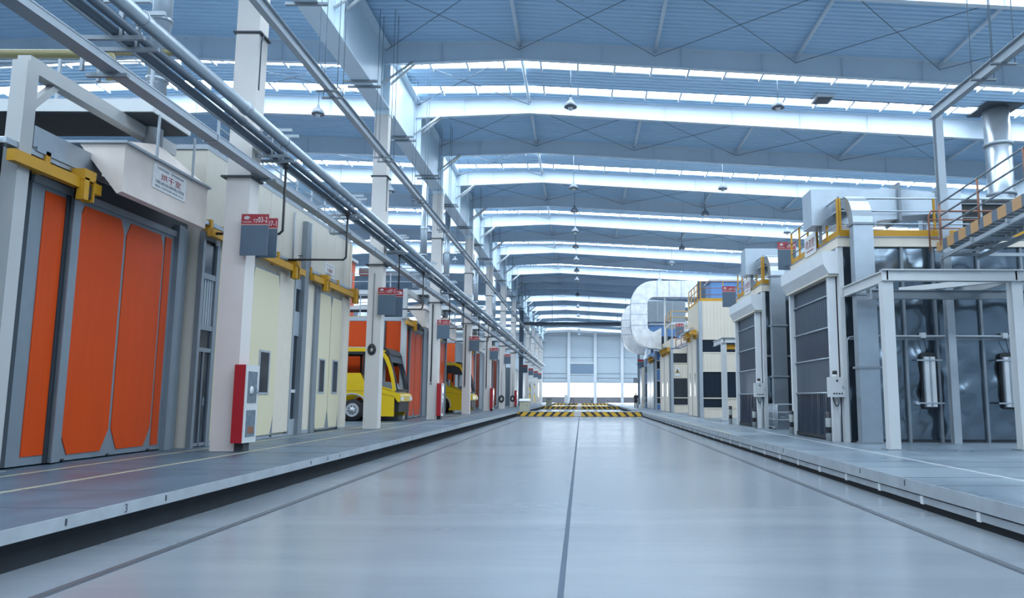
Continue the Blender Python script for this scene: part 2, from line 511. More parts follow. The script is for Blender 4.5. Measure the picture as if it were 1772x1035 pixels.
for k in range(-3, NB):
    ya = 17.5 + 12 * k
    if k >= -3:
        s1 = sheet(ya - 6.0 if k > -3 else ya, ya, 0.0)
        s2 = sheet(ya + 2.45, ya + 4.38, 0.02); s3 = sheet(ya + 5.2, ya + 5.97, 0.02)
        if k == 6: s2 = sheet(ya, ya + 5.97, 0.02); s3 = sheet(ya + 5.9, ya + 5.97, 0.03)
        for s in (s1, s2, s3): ceil_b.add(s.v, s.f)
struct(ceil_b, 'ceiling', M['roof'], 'corrugated sheet ceiling between the daylight strips')
# ridge-to-eaves closing strips above the rafters
for k in range(-3, NB):
    ya = 17.5 + 12 * k
    if k == 6: continue          # one bay without daylight strips
    for y0, y1 in ((ya + 0.03, ya + 2.45), (ya + 4.38, ya + 5.2)):
        win_i += 1
        b = MB(); nx = len(XS)
        vs = [(x, yy, T(x) + 0.06) for yy in (y0, y1) for x in XS]
        b.add(vs, [(i, i + 1, nx + i + 1, nx + i) for i in range(nx - 1)])
        w = struct(b, 'window_%d' % win_i, M['sky'], 'daylight strip across the roof')
        if 0 <= k <= 6:
            b = MB(); x = -32.6
            while x < XR:
                b.beam((x, y0 - 0.1, T(x) - 0.01), (x, y1 + 0.1, T(x) - 0.01), 0.09, 0.12); x += 1.62
            b.build('window_bar', M['rafter'], w)
tr = 8
def rafter(yy, stiff=True):
    b = MB(); n = len(XS)
    t = 0.025
    vs = []
    for x in XS:
        vs += [(x, yy - t, B(x)), (x, yy + t, B(x)), (x, yy - t, T(x) + 0.1), (x, yy + t, T(x) + 0.1)]
    fs = []
    for i in range(n - 1):
        a, c = 4 * i, 4 * (i + 1)
        fs += [(a, c, c + 2, a + 2), (a + 1, a + 3, c + 3, c + 1)]
    b.add(vs, fs)
    for i in range(n - 1):
        p, q = XS[i], XS[i + 1]
        b.beam((p, yy, B(p)), (q, yy, B(q)), 0.22, 0.025)
        b.beam((p, yy, T(p) + 0.02), (q, yy, T(q) + 0.02), 0.30, 0.025)
    if stiff:
        x = -32.2
        while x < XR:
            b.box(x - 0.012, x + 0.012, yy - 0.13, yy + 0.13, B(x), T(x)); x += 3.3
    return b
for k in range(-6, 25):
    yy = 17.5 + 6 * k
    if yy > 161.6: break
    tr += 1
    struct(rafter(yy), 'trim_%d' % tr, M['rafter'], 'tapered steel rafter with stiffeners')
# struts and cross bracing
for k in range(-1, NB):
    ya = 17.5 + 12 * k
    b = MB()
    for x in (-2.6, 3.0, 8.8, 14.7, 20.6):
        b.tube([(x, ya - 6, T(x) - 0.14), (x, ya, T(x) - 0.14)], 0.075, 8)
    b.tube([(-2.6, ya, T(-2.6) - 0.14), (-2.6, ya + 6, T(-2.6) - 0.14)], 0.075, 8)
    tr += 1
    struct(b, 'trim_%d' % tr, M['rafter'], 'longitudinal roof struts')
    b = MB()
    for xa, xb in ((-8.1, -2.6), (-2.6, 3.0), (3.0, 8.8), (8.8, 14.7), (14.7, 20.6)):
        b.tube([(xa, ya - 5.9, T(xa) - 0.35), (xb, ya - 0.1, T(xb) - 0.35)], 0.014, 5)
        b.tube([(xa, ya - 0.1, T(xa) - 0.33), (xb, ya - 5.9, T(xb) - 0.33)], 0.014, 5)
    for xa, xb in ((-8.1, -2.6), (-18, -8.2)):
        b.tube([(xa, ya + 0.1, T(xa) - 0.3), (xb, ya + 5.9, T(xb) - 0.3)], 0.02, 5)
        b.tube([(xa, ya + 5.9, T(xa) - 0.28), (xb, ya + 0.1, T(xb) - 0.28)], 0.02, 5)
    tr += 1
    struct(b, 'trim_%d' % tr, M['rod'], 'cross bracing rods under the roof')
# column-top girder carrying the intermediate rafters
b = MB()
gx = -8.2
b.box(gx - 0.36, gx + 0.36, Y0, Y1, 12.83, 12.87)
b.box(gx - 0.02, gx + 0.02, Y0, Y1, 12.87, 15.55)
b.box(gx - 0.30, gx + 0.30, Y0, Y1, 15.50, 15.55)
for k in range(-5, 24):
    yy = 17.5 + 6 * k
    for d in (0.0,):
        b.box(gx - 0.30, gx + 0.30, yy + d - 0.012, yy + d + 0.012, 12.87, 15.5)
tr += 1
struct(b, 'trim_%d' % tr, M['girder'], 'deep longitudinal girder above the column row')
b = MB()
for k in range(-1, 24):
    yy = 17.5 + 6 * k
    for s in (-1, 1):
        b.tube([(gx + 0.05, yy + s * 0.25, 13.9), (gx + 1.25, yy + s * 0.12, B(gx + 1.25) + 0.03)], 0.055, 8)
tr += 1
struct(b, 'trim_%d' % tr, M['white_steel'], 'knee braces from girder to rafters')
b = MB()
for k in range(-1, 23):
    yy = 17.5 + 6 * k + 3.0
    for d in (0, 0.5):
        b.box(gx - 0.62, gx + 0.62, yy + d - 0.05, yy + d + 0.05, 12.75, 12.83)
tr += 1
struct(b, 'trim_%d' % tr, M['grey_steel'], 'cross plates below the girder flange')

# --- walls ----------------------------------------------------------------------------------------------
def wall_x(x, name, label):
    b = MB(); b.box(x - 0.15, x + 0.15, Y0, Y1, -0.3, 17.0)
    struct(b, name, M['wall'], label)
wall_x(XL, 'wall_left', 'sheeted side wall on the far left')
wall_x(XR, 'wall_right', 'sheeted side wall on the right')
struct(MB().box(XL, XR, Y0 - 0.3, Y0, -1.4, 17.0), 'wall_front', M['wall'], 'wall behind the camera')
b = MB()
b.box(XL, XR, Y1, Y1 + 0.3, 4.12, 17.0)
b.box(XL, -9.5, Y1, Y1 + 0.3, -1.4, 4.12); b.box(14.0, XR, Y1, Y1 + 0.3, -1.4, 4.12)
struct(b, 'wall_back', M['wall'], 'pale sheeted end wall of the hall')
b = MB()
for z, h in ((4.2, 0.25), (5.2, 0.12), (6.15, 0.12), (9.6, 0.1), (14.3, 0.5)):
    b.box(XL, XR, Y1 - 0.12, Y1, z, z + h)
tr += 1
struct(b, 'trim_%d' % tr, M['mid_steel'], 'rails across the end wall')
for i, x in enumerate((-8.6, -2.7, 2.95, 8.7, 13.6)):
    tr += 1
    struct(MB().box(x - 0.32, x + 0.32, Y1 - 0.5, Y1 - 0.05, -0.3, 15.3), 'trim_%d' % tr, M['wall_trim'], 'white steel stanchion of the end wall')
win_i += 1
struct(MB().box(-9.5, 14.0, Y1 + 0.1, Y1 + 0.2, 1.2, 4.12), 'window_%d' % win_i, M['gate'], 'bright open gate band in the end wall')
struct(MB().box(-9.5, 14.0, Y1, Y1 + 0.3, -0.4, 1.2), 'wall_low_back', M['lowwall'], 'low grey wall under the bright band')
dr = struct(MB().box(-2.4, 2.65, Y1 - 0.35, Y1 - 0.15, 4.3, 6.0), 'door_1', M['wall'], 'rolled-up gate in the end wall')
MB().box(-2.4, 2.65, Y1 - 0.42, Y1 - 0.13, 6.0, 8.2).build('shutter', M['shutter'], dr)
MB().box(-2.5, 2.75, Y1 - 0.48, Y1 - 0.1, 5.85, 6.02).build('shutter_rail', M['white_steel'], dr)
MB().box(-2.5, 2.75, Y1 - 0.48, Y1 - 0.1, 8.2, 8.5).build('shutter_rail', M['white_steel'], dr)
# ------------------------------------------------------------------ column row
CX = -8.14
def make_column():
    t = thing('steel_column', 'nearest pale square column with red fire cabinet on its side', 'column', (CX, 17.3, 0), 'columns along the left platform')
    MB().box(CX - 0.28, CX + 0.28, 17.3, 17.8, 0, 12.83).build('shaft', M['column'], t)
    b = MB(); b.box(CX - 0.40, CX + 0.34, 17.22, 17.88, 6.38, 6.42); b.box(CX - 0.34, CX + 0.34, 17.25, 17.85, 10.0, 10.04)
    b.build('clamp_plate', M['plate'], t)
    b = MB(); b.box(CX - 0.31, CX + 0.31, 17.27, 17.83, 12.6, 12.83)
    b.build('cap_plate', M['girder'], t)
    MB().tube([(CX + 0.285, 17.42, 8.6), (CX + 0.285, 17.42, 9.8), (CX + 0.33, 17.42, 10.0)], 0.02, 6).build('conduit', M['pipe_d'], t)
    return t
col0 = make_column()
COLN = ['second pale column on the left, marked by a black cable coil', 'third pale column, just right of the first bus front, red cabinet beside it',
        'fourth pale column, standing in front of the second bus', 'fifth pale column, with red cabinet beyond the second bus',
        'sixth pale column, with dark band at mid height', 'seventh pale column from the camera on the left',
        None, 'ninth column on the left, first beyond the dark one', 'tenth column on the left platform', 'eleventh column on the left near the end buses',
        'twelfth column on left, last before the end wall']
for k in range(1, 12):
    c = copy_tree(col0, (0, 12 * k, 0), COLN[k - 1] or 'dark steel column, eighth in the left row')
    if k == 7:
        for ch in kids(c):
            ch.data = ch.data.copy(); ch.data.materials[0] = M['column_far']

# fire cabinets on the column sides
def fire_cabinet(y, label):
    t = thing('fire_cabinet', label, 'fire cabinet', (-7.75, y, 0.2), 'red fire hose cabinets')
    x0, x1, z0, z1 = -7.855, -7.60, 0.19, 1.95
    MB().box(x0, x1, y, y + 0.68, z0, z1).build('cabinet_body', M['red'], t)
    X = x1
    d = MB(); d.box(X, X + 0.02, y, y + 0.68, z0, z1)
    dm = d.build('door', M['white_steel'], t)
    MB().box(X + 0.02, X + 0.026, y + 0.10, y + 0.58, 1.08, 1.80).build('pane', M['glass_grey'], dm)
    MB().box(X + 0.02, X + 0.026, y + 0.10, y + 0.58, 0.32, 0.92).build('pane', M['glass_grey'], dm)
    MB().tube([(X + 0.03, y + 0.62, 1.3), (X + 0.05, y + 0.62, 1.36), (X + 0.03, y + 0.62, 1.42)], 0.012, 6).build('handle', M['galv'], dm)
    MB().box(x0, x1 - 0.05, y + 0.2, y + 0.5, 0, z0).build('foot', M['plate'], t)
    MB().lathe((X + 0.027, y + 0.30, 1.36), [(0.10, 0), (0.11, 0.004), (0.04, 0.008), (0.0, 0.008)], 14, axis='x').build('hose_reel', M['white_steel'], t)
    MB().box(X + 0.026, X + 0.030, y + 0.2, y + 0.5, 0.40, 0.55).build('hose', M['rust'], t)
    return t
fc = fire_cabinet(17.08, 'red fire cabinet with two glazed doors on the nearest left column')
for d, l in ((24, 'red fire cabinet on the column right of the first bus'), (48, 'red fire cabinet on the fifth column, beyond the second bus'), (72, 'red fire cabinet on the seventh column, far down the left row')):
    copy_tree(fc, (0, d, 0), l)

# cable coils and hoses on columns
def coil(x, y, z, r, label):
    t = thing('cable_coil', label, 'cable', (x, y, z))
    b = MB()
    for i in range(5):
        pts = []
        for j in range(25):
            a = 2 * math.pi * j / 24
            rr = r * (0.55 + 0.11 * i)
            pts.append((x + rr * 0.72 * math.cos(a), y - 0.03 - 0.012 * (i % 2), z + rr * math.sin(a)))
        b.tube(pts, 0.026, 6, caps=False)
    b.build('coil', M['black'], t)
    MB().box(x - 0.03, x + 0.03, y - 0.09, y, z + r * 0.6, z + r * 0.75).build('hook', M['grey_steel'], t)
    MB().tube([(x, y - 0.03, z + r * 0.7), (x, y - 0.03, z + 3.0)], 0.014, 6).build('lead', M['rod'], t)
coil(-8.17, 29.3, 3.05, 0.20, 'black coiled cable hung on the second left column')
coil(-8.15, 77.3, 1.0, 0.36, 'black hose coil on the sixth left column')
coil(-8.10, 89.3, 1.0, 0.36, 'black hose coil on the seventh left column')
def hose(x, y, z0, z1, label):
    t = thing('air_hose', label, 'hose', (x, y, z0), 'straight black hoses hanging down columns')
    MB().tube([(x, y, z1), (x, y, z0)], 0.035, 8).build('hose', M['black'], t)
    MB().lathe((x, y, z0 - 0.12), [(0.02, 0), (0.05, 0.02), (0.05, 0.1), (0.03, 0.14)], 8).build('coupling', M['grey_steel'], t)
hose(-8.22, 41.24, 2.0, 6.3, 'straight black hose down the third left column')
hose(-8.22, 53.24, 2.0, 6.3, 'straight black hose down the column before the second bus')
hose(-8.22, 65.24, 2.0, 6.3, 'straight black hose down the fifth left column')

# ------------------------------------------------------------------ hanging signs
def sign(x0, y, z1, num, label, small=False, w=0.66, h=1.03, side=-1, foot=None, br=0.17):
    t = thing('station_sign', label, 'sign', (x0 + w / 2, y, z1 - h), 'station signs hanging beside the aisle')
    hh = 0.26 * h / 1.03
    MB().box(x0, x0 + w, y, y + 0.03, z1 - h, z1 - hh).build('board', M['sign_grey'], t)
    MB().box(x0, x0 + w, y - 0.004, y + 0.034, z1 - hh, z1).build('header', M['sign_red'], t)
    MB().box(x0, x0 + w, y - 0.006, y, z1 - hh - 0.012, z1 - hh + 0.006).build('edge_line', M['ink_pink'], t)
    yf = y - 0.005
    k = w / 0.66
    if small is False:
        text(t, 'prefix', 'TZ', M['sign_white'], (x0 + 0.29 * k, yf, z1 - 0.20), (1, 0, 0), (0, 0, 1), height=0.075, width=0.11 * k)
        text(t, 'number', num, M['sign_white'], (x0 + 0.41 * k, yf, z1 - 0.20), (1, 0, 0), (0, 0, 1), height=0.13, width=0.23 * k)
        text(t, 'wordmark', 'SUNLONG', M['sign_white'], (x0 + 0.03 * k, yf, z1 - 0.205), (1, 0, 0), (0, 0, 1), height=0.035, width=0.22 * k)
        b = MB()
        pts = [(x0 + 0.135 * k + 0.062 * math.cos(a * math.pi / 10), yf - 0.002, z1 - 0.09 + 0.036 * math.sin(a * math.pi / 10)) for a in range(21)]
        b.tube(pts, 0.007, 6, caps=False)
        b.box(x0 + 0.09 * k, x0 + 0.18 * k, yf - 0.004, yf, z1 - 0.10, z1 - 0.08)
        b.box(x0 + 0.105 * k, x0 + 0.165 * k, yf - 0.004, yf, z1 - 0.115, z1 - 0.107)
        b.box(x0 + 0.105 * k, x0 + 0.165 * k, yf - 0.004, yf, z1 - 0.073, z1 - 0.065)
        b.build('emblem', M['sign_white'], t)
    xe = x0 if side < 0 else x0 + w
    if foot: MB().box(x0 + w + 0.02, x0 + w + 0.08, y - 0.02, y + 0.05, foot, z1).build('post', M['mid_steel'], t)
    for z in (z1 - 0.12, z1 - h + 0.15):
        if side < 0: MB().box(x0 + 0.005, x0 + 0.055, y + 0.03 if br > 0 else y + br, y + br if br > 0 else y, z - 0.015, z + 0.015).build('bracket', M['grey_steel'], t)
        elif br == 0.17: MB().box(xe, xe + 0.10, y + 0.005, y + 0.025, z - 0.015, z + 0.015).build('bracket', M['grey_steel'], t)
        else: MB().box(7.43, 7.47, y + br, y, z - 0.015, z + 0.015).build('bracket', M['grey_steel'], t)
    return t
sign(-7.93, 17.12, 5.45, '03-2', 'grey and red station sign on nearest left column, in front of another', w=0.63, h=0.98)
sign(-8.03, 17.90, 5.54, '07-1', 'grey and red station sign half hidden behind the nearest left one', w=0.62, h=0.98, br=-0.12)
sign(-7.97, 29.15, 5.47, '07-2', 'station sign hanging from the second left column', w=0.69, h=1.08)
sign(-7.94, 29.95, 5.50, '3', 'station sign edge just behind the one on the second column', w=0.75, h=1.10, br=-0.17)
sign(-7.94, 41.15, 5.42, '12-1', 'station sign beside the third left column', w=0.69, h=1.05)
sign(-7.95, 53.15, 5.46, '12-2', 'station sign beside the fourth left column, before the second bus', w=0.7, h=1.03)
sign(-7.95, 65.15, 5.42, '12-3', 'station sign beside the fifth left column', w=0.72, h=1.0)
sign(-7.93, 77.15, 5.55, '12-4', 'station sign beside the sixth left column', w=0.66, h=1.0)
for i, yy in enumerate((101.15, 113.15, 125.15, 137.15)):
    sign(-7.95, yy, 5.45, '', ['blank grey sign on the dark column', 'grey sign beyond the dark column, second of the far four', 'grey sign beyond the dark column, third of the far four', 'last and farthest grey sign on the left'][i], small=True, w=0.72, h=1.05)
sign(7.15, 26.95, 6.87, '01-P1', 'red topped station sign left of the nearest dark booth roof', side=1, br=-0.72)
sign(6.92, 36.6, 6.66, '01-P2', 'red topped station sign left of the second dark booth', side=1, br=-1.12)
sign(7.75, 61.55, 7.25, '13', 'red topped station sign beside the cream booth stair', side=1, foot=6.0)
sign(8.1, 76.0, 7.1, '14', 'red topped station sign under the big foil duct', side=1, foot=5.8)
sign(6.56, 87.9, 5.6, '', 'small dark sign on the right above the walking person', small=True, side=1)

# ------------------------------------------------------------------ overhead pipes on the left
def long_pipe(x, z, r, m, label, y0=-6, y1=150, joints=True):
    t = thing('overhead_pipe', label, 'pipe', (x, y0, z))
    MB().tube([(x, y0, z), (x, y1, z)], r, 14).build('pipe', m, t)
    if joints:
        for i in range(20):
            yy = 9.6 + 6.0 * i
            MB().lathe((x, yy, z), [(r, -0.10), (r * 1.16, -0.08), (r * 1.16, 0.08), (r, 0.10)], 14, axis='y').build('coupling', m, t)
    return t
long_pipe(-7.28, 7.42, 0.125, M['pipe_l'], 'thick pale overhead pipe, highest and nearest the aisle')
long_pipe(-7.34, 7.13, 0.075, M['pipe_d'], 'dark overhead pipe just under the thick pale pipe')
long_pipe(-7.60, 7.12, 0.075, M['pipe_d'], 'second dark overhead pipe, left of its twin')
long_pipe(-7.79, 7.16, 0.042, M['pipe_l'], 'thin grey overhead pipe left of the dark pair')
t = thing('cable_tray', 'grey covered cable tray running below the overhead pipes', 'cable tray', (-7.75, 0, 6.55))
b = MB(); b.box(-7.83, -7.55, -6, 150, 6.48, 6.60); b.build('tray', M['mid_steel'], t)
b = MB(); b.box(-7.84, -7.54, -6, 150, 6.60, 6.625)
b.build('lid', M['pipe_l'], t)
for i in range(20):
    yy = 9.0 + 6.0 * i
    MB().box(-7.85, -7.53, yy, yy + 0.06, 6.47, 6.64).build('band', M['galv'], t)

def bracket():
    yy = 11.5
    t = thing('pipe_bracket', 'first pipe hanger bracket of the overhead run, nearest the camera', 'bracket', (-7.5, yy, 7.0), 'pipe hanger brackets')
    for d in (0, 0.42):
        MB().beam((-8.15, yy + d, 6.98), (-7.08, yy + d, 6.98), 0.06, 0.07).build('lower_arm', M['grey_steel'], t)
        MB().beam((-7.78, yy + d, 7.62), (-7.02, yy + d, 7.62), 0.06, 0.07).build('upper_arm', M['mid_steel'], t)
        MB().beam((-7.46, yy + d, 6.98), (-7.46, yy + d, 7.64), 0.05, 0.05).build('hanger', M['mid_steel'], t)
        MB().beam((-8.05, yy + d, 6.42), (-8.05, yy + d, 7.0), 0.05, 0.05).build('hanger', M['mid_steel'], t)
    b = MB(); b.beam((-8.1, yy + 0.2, 6.43), (-7.42, yy + 0.2, 6.43), 0.07, 0.06)
    b.build('tray_arm', M['grey_steel'], t)
    for x, z, r in ((-7.28, 7.42, 0.14), (-7.34, 7.13, 0.09), (-7.60, 7.12, 0.09)):
        pts = [(x + r * math.cos(a * math.pi / 8), yy + 0.2, z + r * math.sin(a * math.pi / 8)) for a in range(17)]
        MB().tube(pts, 0.012, 5, caps=False).build('u_bolt', M['galv'], t)
    return t
br = bracket()
for i in range(1, 23):
    copy_tree(br, (0, 6 * i, 0), '%s pipe hanger bracket from the camera on the overhead run' % ORD[i])

def drop_pipe(y, xe, ze, label, reach=True):
    t = thing('drop_pipe', label, 'pipe', (-7.4, y, ze), 'black drop pipes from the overhead run')
    b = MB()
    x = -7.46
    pts = [(x, y, 7.1), (x, y, ze + 0.08), (x - 0.08, y, ze), (xe, y, ze)] if reach else [(x, y, 7.1), (x, y, ze)]
    b.tube(pts, 0.034, 8)
    b.build('pipe', M['black'], t)
    MB().lathe((x, y, 6.92), [(0.05, 0), (0.07, 0.02), (0.07, 0.14), (0.05, 0.16)], 10).build('tee', M['black'], t)
    if reach:
        b = MB(); b.lathe((xe + 0.45, y, ze), [(0.03, -0.06), (0.05, -0.05), (0.05, 0.05), (0.03, 0.06)], 8, axis='x')
        b.tube([(xe + 0.45, y, ze), (xe + 0.45, y, ze + 0.12)], 0.012, 6); b.box(xe + 0.38, xe + 0.52, y - 0.02, y + 0.02, ze + 0.11, ze + 0.135)
        b.build('valve', M['black'], t)
drop_pipe(18.35, -9.2, 5.25, 'black drop pipe behind the nearest left signs')
drop_pipe(23.4, -9.35, 5.52, 'black drop pipe bending left to the cream booth wall')
drop_pipe(30.3, -9.2, 5.4, 'black drop pipe beside the second left column', False)
drop_pipe(35.0, -9.2, 5.3, 'black drop pipe above the first bus front')
drop_pipe(42.2, -9.2, 5.5, 'black drop pipe by the third left column', False)
drop_pipe(47.2, -9.2, 5.5, 'black drop pipe between third and fourth left columns')
drop_pipe(54.4, -9.2, 5.6, 'black drop pipe above the second bus', False)
drop_pipe(60.0, -9.2, 5.6, 'black drop pipe between fourth and fifth left columns')

# yellow gas pipes crossing at the far left, with elbow
for i, (z, l) in enumerate(((8.55, 'lower yellow gas pipe crossing high on the far left'), (8.78, 'upper yellow gas pipe crossing high on the far left'))):
    t = thing('gas_pipe', l, 'pipe', (-12, 15.4 + i * 0.4, z))
    yy = 15.4 + i * 0.4
    if i == 0:
        MB().tube([(-20, yy, z), (-10.35, yy, z), (-10.18, yy, z - 0.06), (-10.12, yy, z - 0.22), (-10.12, yy, 7.95)], 0.10, 12).build('pipe', M['pipe_y'], t)
    else:
        MB().tube([(-20, yy, z), (-9.0, yy, z)], 0.065, 10).build('pipe', M['pipe_y'], t)
    b = MB(); b.box(-13.1, -13.02, yy - 0.13, yy + 0.13, z - 0.13, z + 0.13)
    b.build('collar', M['pipe_y'], t)

# suspended monorails
def monorail(x, y0, y1, z, label, rods, rod_top, gap=0.5):
    t = thing('monorail_track', label, 'overhead rail', (x, y0, z))
    MB().ibeam((x, y0, z), (x, y1, z), 0.17, 0.30, 0.022).build('track', M['mid_steel'], t)
    for yy in rods:
        for d in (0, gap):
            MB().beam((x - 0.32, yy + d, z - 0.17), (x + 0.32, yy + d, z - 0.17), 0.09, 0.04).build('clamp', M['grey_steel'], t)
            for sx in (-0.28, 0.28):
                MB().tube([(x + sx, yy + d, z - 0.2), (x + sx, yy + d, rod_top)], 0.011, 5).build('hanger_rod', M['rod'], t)
    return t
monorail(-7.28, -4, 150, 10.05, 'long suspended monorail beside the left column tops', [20.5 + 6 * i for i in range(16)], 15.62)
t = monorail(10.12, 2, 20.9, 9.38, 'suspended rail at upper right ending on a tall post', [17.17], 15.15, 0.92)
p = thing('rail_post', 'tall pale post carrying the upper right rail, against dark booth', 'post', (10.3, 21.1, 0))
MB().ibeam((10.3, 20.95, 0.02), (10.3, 20.95, 0.03), 0.2, 0.02, 0.004).build('foot', M['mid_steel'], p)
b = MB(); b.box(10.2, 10.41, 20.84, 20.86, 0, 9.4); b.box(10.2, 10.41, 21.03, 21.05, 0, 9.4); b.box(10.295, 10.315, 20.86, 21.03, 0, 9.4)
b.build('shaft', M['mid_steel'], p)

# ------------------------------------------------------------------ pendant lamps
def lamp():
    x, y, z = -0.5, 30.9, 13.55
    t = thing('pendant_lamp', 'nearest bell-shaped pendant lamp of the middle row', 'lamp', (x, y, z), 'bell-shaped pendant lamps')
    MB().lathe((x, y, z), [(0.27, 0.0), (0.28, 0.02), (0.265, 0.09), (0.22, 0.19), (0.13, 0.28), (0.07, 0.32), (0.06, 0.44), (0.02, 0.46)], 20).build('shade', M['lamp_grey'], t)
    MB().lathe((x, y, z), [(0.02, -0.13), (0.08, -0.12), (0.11, -0.02), (0.11, 0.1)], 12).build('bulb', M['housing'], t)
    MB().tube([(x, y, z + 0.44), (x, y, T(x) + 0.075)], 0.016, 6).build('cord', M['rod'], t)
    return t
lp = lamp()
def lamps(x, ys, row, start):
    for i, y in enumerate(ys):
        if x == -0.5 and i == 0: continue
        c = copy_tree(lp, (x + 0.5, y - 30.9, 0), '%s bell-shaped pendant lamp from the camera in the %s row' % (ORD[i], row))
        ph = (y - 17.5) % 12
        top = T(x) + 0.075
        for ch in kids(c):
            if ch.name.startswith('cord'):
                ch.data = ch.data.copy()
                for v in ch.data.vertices:
                    if v.co.z > 1: v.co.z = top - 13.55

lamps(-0.5, [30.9, 43.6, 49.3, 55.6, 61.5, 67.5, 73.5, 79.5, 91.5, 103.5, 115.5, 127.5, 139.5, 151.5], 'middle', 1)
lamps(8.4, [30.9, 43.6, 50.0, 62.0, 69.0, 80.0, 104.0, 128.0, 150.0], 'right', 0)
lamps(-11.65, [31.8, 44.4, 56.0, 68.0, 80.0], 'left', 0)
lamps(15.5, [55.6, 67.5], 'outer right', 0)
t = thing('roof_vent', 'dark square vent in the ceiling strip, upper right', 'vent', (11.2, 33.6, 15.3))
zc = T(11.2)
MB().box(10.8, 11.65, 33.1, 34.1, zc - 0.12, zc + 0.1).build('frame', M['mid_steel'], t)
MB().box(10.9, 11.55, 33.2, 34.0, zc - 0.13, zc - 0.12).build('grille', M['dark_steel'], t)
MB().tube([(11.6, 33.6, zc - 0.05), (20, 33.9, T(20) - 0.02)], 0.02, 5).build('cable', M['rod'], t)
# ------------------------------------------------------------------ left: orange drying booths
def chamfer(y0, y1, z0, z1, cy=0.22, cz=0.42, top=True):
    p = [(y0 + cy, z0), (y1 - cy, z0), (y1, z0 + cz)]
    p += [(y1, z1 - cz * 0.7), (y1 - cy * 0.6, z1), (y0 + cy * 0.6, z1), (y0, z1 - cz * 0.7)] if top else [(y1, z1), (y0, z1)]
    p += [(y0, z0 + cz)]
    return p

def yellow_track(y0, y1, x, z, label, stops, posts, ends=True):
    t = thing('door_track', label, 'door track', (x, y0, z), 'yellow door tracks above the booth doors')
    b = MB(); b.box(x - 0.07, x + 0.07, y0, y1, z, z + 0.20); b.build('track', M['yellow'], t)
    b = MB()
    b.box(x - 0.30, x - 0.10, y0, y1, z + 0.30, z + 0.40)
    b.build('upper_rail', M['galv'], t)
    for s in stops:
        k = MB(); k.box(x - 0.22, x + 0.16, s - 0.16, s + 0.16, z + 0.16, z + 0.36); k.box(x - 0.02, x + 0.16, s - 0.15, s - 0.02, z - 0.22, z + 0.2)
        k.box(x - 0.02, x + 0.16, s + 0.12, s + 0.15, z - 0.22, z + 0.2); k.box(x - 0.02, x + 0.01, s - 0.15, s + 0.15, z - 0.22, z + 0.2)
        k.build('trolley_box', M['yellow'], t)
        MB().box(x + 0.03, x + 0.12, s - 0.02, s + 0.12, z - 0.16, z + 0.1).build('motor', M['black'], t)
    for s in posts:
        MB().box(x - 0.30, x - 0.07, s - 0.06, s + 0.06, z + 0.05, z + 0.45).build('hanger', M['yellow'], t)
    return t

